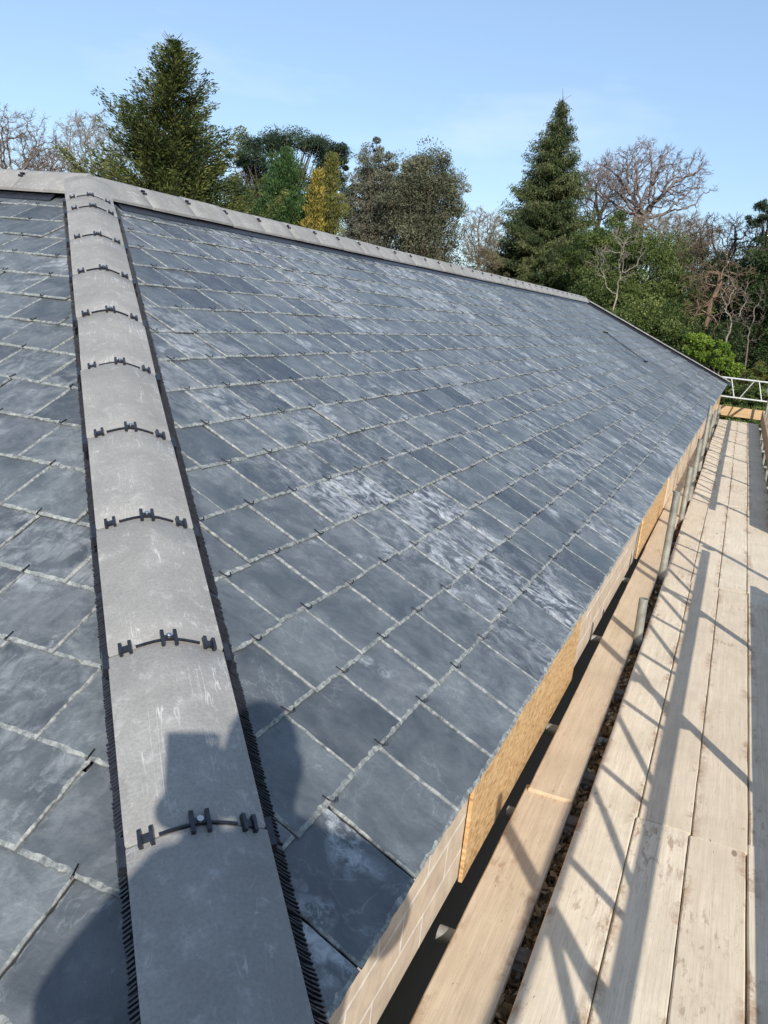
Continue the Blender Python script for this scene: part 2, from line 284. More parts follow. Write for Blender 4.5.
def slates(name, fn, centres, clips, parent):
    V, F, FM, SCO, SP, TINT = [], [], [], [], [], []; hooks = []
    rr = random.Random(11); cv = np.array(CAM)
    TH, LEN = .0062, .41
    for kk in range(18):
        t0 = 0 if kk == 0 else E0 + kk * G
        for cx in centres(kk):
            jx, jt = rr.gauss(0, .0012), rr.gauss(0, .0022) if kk else rr.gauss(0, .001); hw = W / 2 - .0020 - abs(rr.gauss(0, .0012)); sk = rr.gauss(0, .0015)
            P = [(cx - hw + jx, t0 + jt - sk), (cx + hw + jx, t0 + jt + sk), (cx + hw + jx, t0 + LEN), (cx - hw + jx, t0 + LEN)]
            for c in clips: P = clip_poly(P, *c) if len(P) >= 3 else P
            if len(P) < 3: continue
            P = [p for i, p in enumerate(P) if math.dist(p, P[i - 1]) > .003]
            if len(P) < 3: continue
            mx_ = max(p[1] for p in P)
            if mx_ > 3.44: P = clip_poly(P, 0, -1, 3.44)
            if len(P) < 3: continue
            c3 = fn(np.array(cx), np.array(t0 + .1)); d = np.linalg.norm(c3 - cv); seg = .013 if d < 3 else .028 if d < 6 else .09
            tintv = (min(1, max(0, rr.gauss(.22, .28))) if rr.random() < .85 else rr.uniform(.7, 1), rr.random() ** 2, rr.random()); seed = rr.uniform(0, 90)
            lift = abs(rr.gauss(0, .0018)); tiltx = rr.gauss(0, .008)
            nv = len(P); O, I = [], []; rimw = .0078 + rr.random() * .0035
            # rim band: per edge offset then corner mitre
            def inset(w_):
                Q = []
                for i in range(nv):
                    a, b, c_ = P[i - 1], P[i], P[(i + 1) % nv]
                    e1 = (b[0] - a[0], b[1] - a[1]); e2 = (c_[0] - b[0], c_[1] - b[1]); l1 = math.hypot(*e1); l2 = math.hypot(*e2)
                    n1 = (-e1[1] / l1, e1[0] / l1); n2 = (-e2[1] / l2, e2[0] / l2); bx_, by_ = n1[0] + n2[0], n1[1] + n2[1]; q = 1 + n1[0] * n2[0] + n1[1] * n2[1]
                    q = max(q, .35); Q.append((b[0] + bx_ / q * w_, b[1] + by_ / q * w_))
                return Q
            Q = inset(rimw); sidew = rr.uniform(.25, .7)
            Q = [(p[0] + (q[0] - p[0]) * sidew, q[1]) for p, q in zip(P, Q)]
            ph = [rr.uniform(0, 6.28) for _ in range(6)]; isr = []
            for i in range(nv):
                a, b = P[i], P[(i + 1) % nv]; qa, qb = Q[i], Q[(i + 1) % nv]; l_ = math.dist(a, b); ns = max(1, int(l_ / seg)); 
                nx_, ny_ = -(b[1] - a[1]) / l_, (b[0] - a[0]) / l_
                hidden = min(a[1], b[1]) > t0 + G * 1.02 
                if hidden: ns = 1
                for j in range(ns):
                    f = j / ns; ed = min(f, 1 - f) * 4; ed = min(1, ed); x_ = l_ * f
                    jo = (rr.gauss(0, .0009) + .0008 * math.sin(x_ * 70 + ph[0])) * ed
                    if rr.random() < .02: jo += .004 * ed
                    ji = (rr.gauss(0, .0016) + .0016 * math.sin(x_ * 43 + ph[1]) + .0014 * math.sin(x_ * 110 + ph[2])) * ed * (1 if abs(ny_) > .5 else .8)
                    O.append((a[0] + (b[0] - a[0]) * f + nx_ * jo, a[1] + (b[1] - a[1]) * f + ny_ * jo))
                    I.append((qa[0] + (qb[0] - qa[0]) * f + nx_ * ji, qa[1] + (qb[1] - qa[1]) * f + ny_ * ji))
            n_ = len(O); o = len(V) if False else sum(len(v) for v in V)
            O = np.array(O); I = np.array(I)
            def nrm(Pp, h): return -.0075 * 0 + (-(Pp[:, 1] - t0) / LEN) * .0145 + h + tiltx * (Pp[:, 0] - cx) + lift
            top = fn(I[:, 0], I[:, 1], nrm(I, 0)); om = fn(O[:, 0], O[:, 1], nrm(O, -.0036)); ob = fn(O[:, 0], O[:, 1], nrm(O, -TH - .0005))
            V += [top, om, ob]
            for arr in (I, O, O):
                SCO.append(np.stack([arr[:, 0], arr[:, 1], np.full(n_, seed)], -1)); SP.append(np.stack([arr[:, 0], arr[:, 1], np.zeros(n_)], -1))
            TINT.append(np.tile([*tintv, 1], (3 * n_, 1)))
            F.append(list(range(o, o + n_))); FM.append(0)
            for i in range(n_):
                j = (i + 1) % n_
                F.append([o + n_ + i, o + n_ + j, o + j, o + i]); FM.append(1)
                F.append([o + 2 * n_ + i, o + 2 * n_ + j, o + n_ + j, o + n_ + i]); FM.append(1)
            if kk > 0 and all(c[0] * cx + c[1] * t0 + c[2] > .16 for c in clips): hooks.append((d, cx + jx, t0 + jt, rr.gauss(0, .12)))
    o = fmesh(name, np.concatenate(V), F, [M_SL, M_SE], parent, False, FM,
              {'sc': ('FLOAT_VECTOR', 'POINT', np.concatenate(SCO)), 'sp': ('FLOAT_VECTOR', 'POINT', np.concatenate(SP)), 'tint': ('FLOAT_COLOR', 'POINT', np.concatenate(TINT))})
    return o, hooks
def mc(kk): return [S0 + (n + .5 * (kk % 2)) * W for n in range(-4, 80)]
def lc(kk): return [-.479 + (n + .5 * ((kk + 1) % 2)) * W for n in range(-44, 3)]
CG = .03
main_slope, h1 = slates('slate_slope', mainP, mc, [(1, -PC, -CG), (-1, -PC, L - CG)], house)
main_slope['label'] = 'long slate slope above the scaffold'
left_slope, h2 = slates('slate_slope', leftP, lc, [(-1, -PC, -CG), (1, 0, -XL)], house)
left_slope['label'] = 'slate slope on the far side of the hip'
# hooks: the hundred nearest as parts, the rest one part
def hook_mb(mb, fn, s, t, a, r=.0018, n=5):
    ca, sa = math.cos(a), math.sin(a)
    pts = [(0, .022, .0028), (.001, .006, .0034), (.003, -.006, .006), (.007, -.010, .012), (.009, -.004, .015)]
    P = [Vector(fn(np.array(s + (u * ca - v * sa)), np.array(t + u * sa + v * ca), np.array(h)).tolist()) for u, v, h in pts]
    for p, q in zip(P[:-1], P[1:]): mb.tube(p, q, r, n)
allh = sorted([(d, mainP, s, t, a) for d, s, t, a in h1] + [(d, leftP, s, t, a) for d, s, t, a in h2], key=lambda x: x[0])
for d, fn, s, t, a in allh[:100]:
    mb = MB(); hook_mb(mb, fn, s, t, a); mb.build('slate_hook', M_HOOK, house)
mb = MB()
for d, fn, s, t, a in allh[100:]: hook_mb(mb, fn, s, t, a, .002, 3)
tag(mb.build('slate_hooks', M_HOOK, house), 'rows of small dark hooks farther up the slates', None, None, 'stuff')

# under-roof deck and the two rear slopes (dark felt under, plain slate colour behind)
M_FELT = plain('dark_felt', (.03, .032, .036), .9)
mb = MB(); z = -.035
A = (0 - .05, .05, z); 
mb.add([(-.06, .06, z), (-.06, L - .06, z), (-RW, L - RW, RH + z - .02), (-RW, RW, RH + z - .02)], [(0, 1, 2, 3)])
mb.add([(-.06, .06, z), (-RW, RW, RH + z - .02), (XL, RW, RH + z - .02), (XL, .06, z)], [(0, 1, 2, 3)])
mb.add([(-.010, .02, -.010), (-.010, L - .02, -.010), (-.25, L - .25, .25 * PT - .032), (-.25, .25, .25 * PT - .032)], [(0, 1, 2, 3)])
mb.add([(-.02, .010, -.010), (-.25, .25, .25 * PT - .032), (XL, .25, .25 * PT - .032), (XL, .010, -.010)], [(0, 1, 2, 3)])
mb.build('roof_deck', M_FELT, house)
MSB = plain('rear_slate', (.11, .125, .14), .45)
mb = MB(); B = -2 * RW; z = -.01
mb.add([(-RW, RW, RH + z), (-RW, L - RW, RH + z), (B, L, 0), (B, -B, 0)], [(0, 1, 2, 3)])
mb.add([(-RW, L - RW, RH + z), (-.0, L, 0 + z), (B, L, z)], [(0, 1, 2)])
mb.add([(-RW, RW, RH + z), (B, -B, 0), (XL, -B, 0), (XL, RW, RH + z)], [(0, 1, 2, 3)])
mb.build('rear_slope', MSB, house)
# walls
WX = -.112
mb = MB()
def wallq(x0, y0, x1, y1, th=.1, z0=GZ - .2, z1=-.055):
    d = Vector((x1 - x0, y1 - y0, 0)).normalized(); n = Vector((d.y, -d.x, 0))
    V = [(x0, y0), (x1, y1), (x1 - n.x * th, y1 - n.y * th), (x0 - n.x * th, y0 - n.y * th)]
    mb.add([(a, b, z0) for a, b in V] + [(a, b, z1) for a, b in V], [(0, 1, 5, 4), (1, 2, 6, 5), (2, 3, 7, 6), (3, 0, 4, 7), (4, 5, 6, 7)])
wallq(WX, .125, WX, L - .125, .1, -.575); wallq(XL, .125, WX - .102, .125); wallq(WX - .102, L - .125, B + .1, L - .125); wallq(B + .1, L - .23, B + .1, -B - .1); wallq(B - .002, -B - .1, XL, -B - .1)
mb.build('wall', M_BLKW, house)
mb = MB(); wallq(WX - .24, .36, WX - .24, L - .125, .1, GZ - .2, -.5); mb.build('lower_wall', plain('shade_darkened_brick', (.05, .036, .028), .9), house)  # brick colour made near-black to paint in the deep shade of the gap
def gable():
    m_ = MB(); m_.add([(XL + .05, .12, -.05), (XL + .05, -B - .1, -.05), (XL + .05, RW, RH - .08)], [(0, 1, 2)]); m_.box((XL + .05, RW, (GZ - .05) / 2 - .05), (.05, RW - .14, (-.05 - GZ) / 2)); return m_
gable().build('gable_wall', M_BLKW, house)
for y0, y1 in ((1.42, 3.12), (5.6, 7.5), (18.6, 20.9)):
    mb = MB(); mb.box((WX + .011, (y0 + y1) / 2, -.318), (.006, (y1 - y0) / 2, .262)); mb.build('strand_board_panel', M_OSB, house)
for y0, y1 in ((7.6, 11.3), (11.31, 15.0), (15.01, 18.55)):
    mb = MB(); mb.box((WX + .012, (y0 + y1) / 2, -.31), (.007, (y1 - y0) / 2, .25)); mb.build('eaves_board', M_BRD2, house)
# ------------------------------------------------------------------ hip and ridge tiles
def cap_mesh(length, hw, drop, th=.014, rr_=.035, seg=6):
    prof = []
    for i in range(-seg, seg + 1):
        s = hw * i / seg; z = -(math.sqrt(s * s + rr_ * rr_) - rr_) * drop / (math.sqrt(hw * hw + rr_ * rr_) - rr_); prof.append((s, z))
    n = len(prof); V = []; F = []
    ys = [0, .004, length * .25, length * .5, length * .75, length - .004, length]
    for j, y in enumerate(ys):
        sh = .002 if j in (0, len(ys) - 1) else 0
        for s, z in prof: V.append((s * (1 - sh / hw), y, z - sh))
    for y in ys:
        for s, z in prof: V.append((s * .985, y, z - th))
    m_ = len(ys); o = m_ * n
    for j in range(m_ - 1):
        for i in range(n - 1):
            a = j * n + i; F.append((a, a + n, a + n + 1, a + 1)[::-1]); F.append((o + a, o + a + n, o + a + n + 1, o + a + 1))
        for i in (0, n - 1):
            a = j * n + i; q = (a, a + n, o + a + n, o + a); F.append(q if i == 0 else q[::-1])
    for j in (0, m_ - 1):
        for i in range(n - 1):
            a = j * n + i; q = (a, a + 1, o + a + 1, o + a); F.append(q if j == 0 else q[::-1])
    return V, F
def frame_mat(P, d, up=Vector((0, 0, 1))):
    d = Vector(d).normalized(); x = d.cross(up).normalized(); z = x.cross(d)
    return Matrix(((x.x, d.x, z.x, P[0]), (x.y, d.y, z.y, P[1]), (x.z, d.z, z.z, P[2]), (0, 0, 0, 1)))
def zprof(s, hw, drop, r=.035): return -(math.sqrt(s * s + r * r) - r) * drop / (math.sqrt(hw * hw + r * r) - r)
HWD, HDR = .118, .036
def clip_part(kind, hw, drop):
    mb = MB()
    if kind == 'centre':
        for sx in (-.0155, .0155): mb.box((sx, 0, .008), (.0042, .024, .0055))
        mb.box((0, .001, .006), (.0145, .0062, .004))
    else:
        for sx in (-.0115, .0115): mb.box((sx, 0, .009), (.004, .0185, .006))
        mb.box((0, 0, .006), (.010, .008, .004))
    mb.V = [(x * .86, y * .86, z * .8) for x, y, z in mb.V]; return mb
def add_clips(parent, hw, drop, full=True):
    c = clip_part('centre', hw, drop).build('tile_clip', M_BLK, parent)
    if full:
        sc_ = MB(); sc_.tube((0, .001, .009), (0, .001, .0135), .0058, 14); sc_.tube((0, .001, .0135), (0, .001, .015), .0025, 8); sc_.build('screw', M_SCREW, parent)
        st = MB()
        for sg in (-1, 1):
            pts = [(sg * s, 0, zprof(s, hw, drop) + .002) for s in (.012, .03, .048, .064)]
            for a, b in zip(pts[:-1], pts[1:]):
                d = Vector(b) - Vector(a); m_ = frame_mat((Vector(a) + Vector(b)) / 2, d); st.box((0, 0, 0), (.0022, d.length / 2 + .001, .0022), m_)
        for sg in (-1, 1):
            st.box((sg * (hw + .006), -.008, -drop - .012), (.006, .028, .013))
        st.build('union_strip', M_BLK, parent)
    for sg in (-1, 1):
        s = sg * .083; a = math.atan2(zprof(.093, hw, drop) - zprof(.073, hw, drop), .02) * sg
        m_ = Matrix.Translation((s, 0, zprof(abs(s), hw, drop) - .001)) @ Matrix.Rotation(-a * -1, 4, 'Y').inverted()
        q = clip_part('side', hw, drop); q.V = [tuple(m_ @ Vector(v)) for v in q.V]; q.build('tile_clip', M_BLK, parent)
def ridge_clips(o, hw, drop):
    for sg in (-1, 1):
        s = sg * .062; a = math.atan2(zprof(.072, hw, drop) - zprof(.052, hw, drop), .02) * sg; q = clip_part('side', hw, drop)
        m_ = Matrix.Translation((s, 0, zprof(abs(s), hw, drop))) @ Matrix.Rotation(-a, 4, 'Y'); q.V = [tuple(m_ @ Vector(v)) for v in q.V]; q.build('tile_clip', M_BLK, o)
HD = Vector((-1, 1, PT)).normalized(); U0 = .421039; HL = RW * math.sqrt(2 + PT * PT)
def hip_run(origin, d, starts, clips=True, full=True, hw=HWD, dr=HDR, name='hip_tile'):
    protos = {}; out = []
    for i, (u, ln) in enumerate(starts):
        M_ = frame_mat(Vector(origin) + d * u, d)
        key = round(ln, 3); nocl = name == 'ridge_tile' and i == 0
        if key not in protos:
            V, F = cap_mesh(ln - .003, hw, dr); o = fmesh(name, V, F, M_CON, house, True); smooth_by_angle(o, 35)
            if clips and not nocl: (add_clips(o, hw, dr, full) if full or name == 'hip_tile' else ridge_clips(o, hw, dr))
            protos[key] = o; 
        else:
            src = protos[key]; o = src.copy(); link(o, house)
            for ch in src.children: c = ch.copy(); link(c, o)
        o.matrix_local = M_ @ Matrix.Translation((random.gauss(0, .0012), 0, random.gauss(0, .0012))) @ Matrix.Rotation(random.gauss(0, .004), 4, 'Z'); out.append(o)
    return out
hip0 = Vector((0, 0, OFF))
st = [(U0 - .45 * 1.0 + .0, .45)] + [(U0 + .45 * k, .45) for k in range(8)] + [(U0 + 3.6, .20)]
endu = HL - .02
hip_run(hip0, HD, st); hip_run(hip0, HD, [(U0 + 3.8, endu - U0 - 3.8)])
HD2 = Vector((-1, -1, PT)).normalized()
hip_run(Vector((0, L, OFF - .01)), HD2, [(.02 + .45 * k, .45) for k in range(10)], True, False)
RDR = .112; RHW = .140
hip_run(Vector((-RW, RW, RH + OFF)), Vector((0, 1, 0)), [(-.03, .432), *[(.40 + .43 * k, .43) for k in range(34)]], True, False, RHW, RDR, 'ridge_tile')
hip_run(Vector((-RW, RW, RH + OFF + .002)), Vector((-1, 0, 0)), [(-.03, .432), *[(.40 + .43 * k, .43) for k in range(19)]], True, False, RHW, RDR, 'ridge_tile')
# ventilated comb strips under the tile edges
def comb(name, origin, d, side, drop_per, length, wide, z_in=.036, pitch=.0085, ribs=True, zin_s=.106):
    h = d.cross(Vector((0, 0, 1))).normalized() * side; rr = random.Random(3); mb = MB()
    V = []; F = []; n = int(length / .03)
    def pt(u, s, up): q = Vector(origin) + d * u + h * s; q.z += -OFF - s * drop_per + up; return q
    prof = [(zin_s, z_in), (wide - .018, .012), (wide, .006), (wide, .001)]
    for i in range(n + 1):
        u = length * i / n; j = .0015 * math.sin(i * 1.7)
        for s, z in prof: V.append(pt(u, s + j, z))
    k = len(prof)
    for i in range(n):
        for a in range(k - 1): F.append((i * k + a, i * k + a + 1, (i + 1) * k + a + 1, (i + 1) * k + a))
    mb.add(V, F)
    if ribs:
        u = 0
        while u < length:
            if rr.random() < .96:
                a, b = pt(u, zin_s + .002, z_in + .001), pt(u, wide - .016 + rr.gauss(0, .002), .0125); c_ = pt(u, wide + rr.gauss(0, .0015), .0055)
                for p, q in ((a, b), (b, c_)):
                    m_ = frame_mat((p + q) / 2, q - p); mb.box((0, 0, .0012), (.0021, (q - p).length / 2, .0012 + rr.random() * .0012), m_)
            u += pitch * rr.uniform(.85, 1.15)
    o = mb.build(name, M_BLK, house); return o
comb('ventilation_strip', hip0, HD, 1, .344, HL - .1, .166)
comb('ventilation_strip', hip0, HD, -1, .344, HL - .1, .123, .030, zin_s=.104)
comb('ventilation_strip', (0, L, OFF), HD2, -1, .344, HL - .1, .16, ribs=False)
comb('ventilation_strip', (-RW, RW + .1, RH + OFF), Vector((0, 1, 0)), 1, PT, 15 - .3, .165, .022, ribs=False, zin_s=.122)
comb('ventilation_strip', (-RW - .1, RW, RH + OFF), Vector((-1, 0, 0)), -1, PT, 8.3, .165, .022, ribs=False, zin_s=.122)
# thin dark cord lying on the far slates
mb = MB(); pts = []
for i in range(9):
    f = i / 8; s = 14.06 - .5 * f; t = 2.14 - .87 * f; pts.append(Vector(mainP(np.array(s + .02 * math.sin(i)), np.array(t), np.array(.014)).tolist()))
for p, q in zip(pts[:-1], pts[1:]): mb.tube(p, q, .006, 6)
mb.box(pts[0], (.04, .03, .01)); mb.box(pts[-1], (.035, .035, .01))
tag(mb.build('cord', M_HOOK), 'short dark cord lying down the far end of the slate slope', 'cord')

# ------------------------------------------------------------------ scaffold: everything along a line swung slightly from the eaves
PZ = -.55; ROT = Matrix.Translation((0, 2, 0)) @ Matrix.Rotation(.0088, 4, 'Z') @ Matrix.Translation((0, -2, 0))
def SP_(x, y, z): return tuple(ROT @ Vector((x, y, z)))
def place(o, x, y, z): o.matrix_world = Matrix.Translation(SP_(x, y, z)) @ Matrix.Rotation(.0088, 4, 'Z'); return o
def board_mesh(wd, ln, th, seed, notch=0):
    rr = random.Random(seed); nx, ny = 6, max(6, int(ln / .12)); V = []; F = []
    cup = rr.gauss(0, .0012); ex = [rr.gauss(0, .0004) for _ in range(ny + 1)]; ex2 = [rr.gauss(0, .0004) for _ in range(ny + 1)]; bow = rr.gauss(0, .0008)
    xs = [-wd / 2, -wd / 2 + .004, -wd / 4, wd / 4, wd / 2 - .004, wd / 2]
    for lay in (0, 1):
        for j in range(ny + 1):
            y = ln * j / ny
            if j == 0: y += .0
            for i, x in enumerate(xs):
                xx = x + (ex[j] if i < 2 else ex2[j] if i > 3 else 0) + bow * math.sin(math.pi * j / ny)
                z = (-.0035 if i in (0, 5) else cup * (1 - (x / (wd / 2)) ** 2)) if lay == 0 else -th
                V.append((xx, y, z))
    n = 6; o = (ny + 1) * n
    for j in range(ny):
        for i in range(n - 1):
            a = j * n + i; F.append((a, a + 1, a + n + 1, a + n)); F.append((o + a, o + a + n, o + a + n + 1, o + a + 1))
        a = j * n; F.append((a, a + n, o + a + n, o + a)); a = j * n + n - 1; F.append((a, o + a, o + a + n, a + n))
    for i in range(n - 1):
        F.append((i, o + i, o + i + 1, i + 1)); a = ny * n + i; F.append((a, a + 1, o + a + 1, o + a))
    return V, F
ordn = ['nearest', 'second', 'third', 'fourth', 'fifth', 'sixth', 'seventh']
lane = ['first lane from the house side gap', 'second lane from the house side gap', 'third lane from the house side gap', 'outer shaded lane beside the toe board']
ys = [-1.95, 2.03, 5.17, 8.33, 11.5, 14.6, 17.75]
for r in range(6):
    for c in range(4):
        x0 = [.165, .343, .521, .706][c] + (.004 if r % 2 else -.002); wd = [.175, .175, .178, .205][c]; y0 = ys[r] + [0, .0, -.012, .05][c] + (.02 * c if r == 0 and False else 0)
        y1 = (ys[r + 1] + [0, .0, -.012, .05][c]) - .004
        V, F = board_mesh(wd - .0005, y1 - y0, .038, 100 + r * 7 + c)
        o = fmesh('scaffold_board', V, F, M_BRD, None); place(o, x0 + wd / 2, y0, PZ + random.gauss(0, .0008) - (.006 if c == 3 else 0) + (.002 if r == 0 else 0))
        tag(o, f'dusty pale walkway board, {ordn[r]} row from the camera, {lane[c]}', 'scaffold board', 'walkway boards of the scaffold')
# inner boards, one lane beside the wall
for r, (y0, y1, z, x0) in enumerate([(-.6, 2.04, PZ - .008, -.050), (2.0, 5.9, PZ + .006, -.036), (5.88, 9.6, PZ + .0, -.040), (9.58, 13.4, PZ + .004, -.046), (13.38, 17.6, PZ, -.046)]):
    V, F = board_mesh(.158 if r else .172, y1 - y0, .038, 300 + r); o = fmesh('scaffold_board', V, F, M_BRD2, None); place(o, x0 + (.079 if r else .086), y0, z)
    tag(o, f'brown stained single board beside the house wall, {ordn[r]} from the camera', 'scaffold board', 'inner boards beside the wall')
# lower board under the gap, covered with dead leaves
V, F = board_mesh(.21, 18.5, .038, 77); o = fmesh('scaffold_board', V, F, M_TOE, None); place(o, .16, -.6, PZ - .102); tag(o, 'dark lower board seen through the gap under dead leaves', 'scaffold board')
lv = []; rr = random.Random(5)
V = []; F = []; T = []
for i in range(5200):
    y = rr.uniform(-.5, 12) if i > 2400 else rr.uniform(.5, 4.2); x = rr.gauss(.148, .03); z = PZ - .098 + rr.random() ** 1.5 * .06; s = rr.uniform(.008, .022)
    q = Quaternion((rr.gauss(0, 1), rr.gauss(0, 1), rr.gauss(0, 1), rr.gauss(0, 1))).normalized(); p = Vector(SP_(x, y, z)); o_ = len(V)
    for a, b, c_ in ((-1, -.5, .2), (0, -.7, -.1), (1, 0, .3), (0, .7, -.1), (-1, .5, .1)): V.append(p + q @ Vector((a * s, b * s, c_ * s)))
    F.append([o_, o_ + 1, o_ + 2, o_ + 3, o_ + 4]); T.append(rr.random())
M_LIT = leaf_mat('dead_leaves', (.16, .08, .035), (.40, .25, .12), (.62, .48, .30), .05)
tag(fmesh('leaf_litter', V, F, M_LIT, None, attrs={'tone': ('FLOAT', 'FACE', T)}), 'dead leaves and wood chips caught in the gap between the boards', None, None, 'stuff')
# transoms (tubes across, ends poking out towards the wall)
for i, y in enumerate([-.4, 1.227, 1.912, 2.62, 3.82, 5.08, 6.40, 7.3, 8.55, 10.2, 12.0, 13.8, 15.6, 17.4]):
    mb = MB(); mb.tube(SP_(-.098 + random.gauss(0, .008), y, PZ - .064), SP_(1.14, y + random.gauss(0, .015), PZ - .064), .0242, 16, hollow=True)
    o = smooth_by_angle(mb.build('scaffold_tube', M_TUBE)); tag(o, f'grey cross tube under the boards, its cut end poking out by the wall, number {i} counted from the near end' if False else f'grey cross tube poking out beside the wall, {["nearest the camera","second","third","fourth","fifth","sixth","seventh","eighth","ninth","tenth","eleventh","twelfth","thirteenth","farthest"][i]} along', 'scaffold tube', 'cross tubes under the boards')
for x, nm in ((.146, 'long ledger tube running in the gap under the boards'), (1.045, 'long outer ledger tube running under the walkway edge')):
    mb = MB(); mb.tube(SP_(x, -1.5, PZ - .112), SP_(x, 18.6, PZ - .112), .0242, 14, hollow=True); tag(smooth_by_angle(mb.build('scaffold_tube', M_TUBE)), nm, 'scaffold tube')
def coupler(mb, x, y, z):
    m_ = Matrix.Translation(SP_(x, y, z)); mb.box((0, 0, 0), (.032, .027, .03), m_); mb.box((0, -.036, .002), (.022, .016, .018), m_); mb.tube(tuple(m_ @ Vector((.0, -.05, .01))), tuple(m_ @ Vector((.0, -.075, .01))), .008, 8); mb.box((.03, 0, 0), (.012, .02, .024), m_)
# inner posts standing up through the gap
for i, (y, h) in enumerate([(3.79, .235), (5.15, .60), (7.25, .47), (8.25, .62), (10.4, .80), (12.5, .52), (14.6, .42), (16.8, .35)]):
    p = thing('scaffold_post', ['short stubby post in the gap, nearest the camera', 'tall leaning grey post, second in the gap', 'third grey post in the gap, just behind the tall leaning one', 'fourth grey post in the gap', 'fifth grey post in the gap, the tallest of them', 'sixth grey post in the gap', 'seventh grey post in the gap', 'farthest grey post in the gap'][i], 'scaffold post', SP_(.148, y, PZ), 'inner posts in the gap')
    inv = Matrix.Translation(p.location).inverted(); mb = MB(); x_ = .148 + .012 * (i % 2)
    mb.tube(inv @ Vector(SP_(x_, y, -2.6 if i else PZ - .3)), inv @ Vector(SP_(x_ - .012, y + .012, PZ + h)), .0242, 16, hollow=True); smooth_by_angle(mb.build('tube', M_TUBE, p))
    mb = MB(); coupler(mb, .142, y - .01, PZ - .05); mb.V = [tuple(inv @ Vector(v)) for v in mb.V]; mb.build('coupler', M_RUST, p)
for i, y in enumerate([1.216, 1.924, 2.255, 3.10]):
    mb = MB(); coupler(mb, .145, y, PZ - .052); tag(mb.build('coupler', M_RUST), f'rusty clamp on the tube in the gap, {["nearest the camera", "second from the camera", "third from the camera", "just before the stubby post"][i]}', 'coupler', 'clamps in the gap')
# outer standards, ladder beam guard rail, toe boards
SX = 1.03
for i, y in enumerate([.1, 2.02, 3.62, 5.38, 7.4, 9.3, 11.2, 13.1, 15.0, 16.9, 18.4]):
    p = thing('scaffold_standard', f'upright scaffold tube on the outer edge of the walkway, {(ordn + ["eighth", "ninth", "tenth", "farthest"])[i]} from the camera', 'scaffold standard', SP_(SX, y, GZ), 'outer upright tubes')
    inv = Matrix.Translation(p.location).inverted(); mb = MB(); mb.tube(inv @ Vector(SP_(SX, y, GZ - .05)), inv @ Vector(SP_(SX, y, PZ + (1.22 if i < 9 else 1.1))), .0242, 16, hollow=True); smooth_by_angle(mb.build('tube', M_TUBE, p))
    for z in (PZ + .6, PZ + .86):
        mb = MB(); coupler(mb, SX - .03, y, z); mb.V = [tuple(inv @ Vector(v)) for v in mb.V]; mb.build('coupler', M_RUST, p)
def ladder_beam(label, P0, P1, z0, z1, period, mat, off=0.0, r=.0242, rb=.016):
    p = thing('ladder_beam', label, 'ladder beam', P0); inv = Matrix.Translation(P0).inverted(); P0 = Vector(P0); P1 = Vector(P1); d = (P1 - P0); ln = d.length; d.normalize()
    def q(u, z): v = P0 + d * u; v.z = z; return inv @ v
    for z in (z0, z1): mb = MB(); mb.tube(q(0, z), q(ln, z), r, 16, hollow=True); smooth_by_angle(mb.build('chord', mat, p))
    u = off
    while u < ln - .02:
        if u > 0:
            for a, b in ((u, u - .14), (u + .12, u + .38)):
                if b < 0 or b > ln or a > ln: continue
                mb = MB(); mb.tube(q(a, z0), q(b, z1), rb, 8); smooth_by_angle(mb.build('brace', mat, p))
        u += period
    return p
ladder_beam('lattice guard beam with close-set braces beside the photographer', SP_(SX - .052, -2.3, 0), SP_(SX - .052, .30, 0), PZ + .60, PZ + .86, .46, M_ALU, .25, rb=.018)
ladder_beam('long lattice guard beam along the outer edge of the near walkway', SP_(SX - .052, .31, 0), SP_(SX - .052, 5.25, 0), PZ + .60, PZ + .86, .65, M_ALU, .26, rb=.014)
ladder_beam('lattice guard beam along the outer edge of the far walkway', SP_(SX - .052, 7.0, 0), SP_(SX - .052, 18.9, 0), PZ + .62, PZ + 1.0, .65, M_ALU, .2)
ladder_beam('bright lattice beam across the far end beyond the roof corner', (-1.2, 21.5, 0), (1.35, 21.5, 0), -.33, .12, .62, M_ALU, .15, .021, .012)
for i, (y0, y1) in enumerate(((-1.6, 5.05), (7.15, 12.2), (12.22, 18.3))):
    V, F = board_mesh(.225, y1 - y0, .036, 500 + i); V = [(z + .0, y, -x) for x, y, z in V]; F = [f for f in F]
    o = fmesh('toe_board', V, F, M_TOE, None); place(o, .985, y0, PZ + .118)
    tag(o, ['brown toe board on edge beside the near walkway', 'brown toe board on edge beside the middle walkway', 'brown toe board on edge beside the far walkway'][i], 'toe board', 'toe boards on edge')
V, F = board_mesh(.2, 1.25, .036, 509); V = [(z, y, -x) for x, y, z in V]; o = fmesh('toe_board', V, F, M_PINE, None); o.matrix_world = Matrix.Translation(SP_(1.1, 18.8, PZ + .1)) @ Matrix.Rotation(rad(90), 4, 'Z')
tag(o, 'yellow brown board on edge across the far end of the walkway', 'toe board')
# return lift round the near corner (stands under the photographer, beside the other slope)
for c in range(4):
    V, F = board_mesh(.2, 3.9, .038, 600 + c); o = fmesh('scaffold_board', V, F, M_BRD, None); o.rotation_euler = (0, 0, rad(90)); o.location = (.04, -.28 - c * .205, PZ - .003); tag(o, f'board of the walkway round the near corner, {ordn[c]} from the wall' if c else 'board of the walkway round the near corner, closest to the wall', 'scaffold board', 'boards round the near corner')

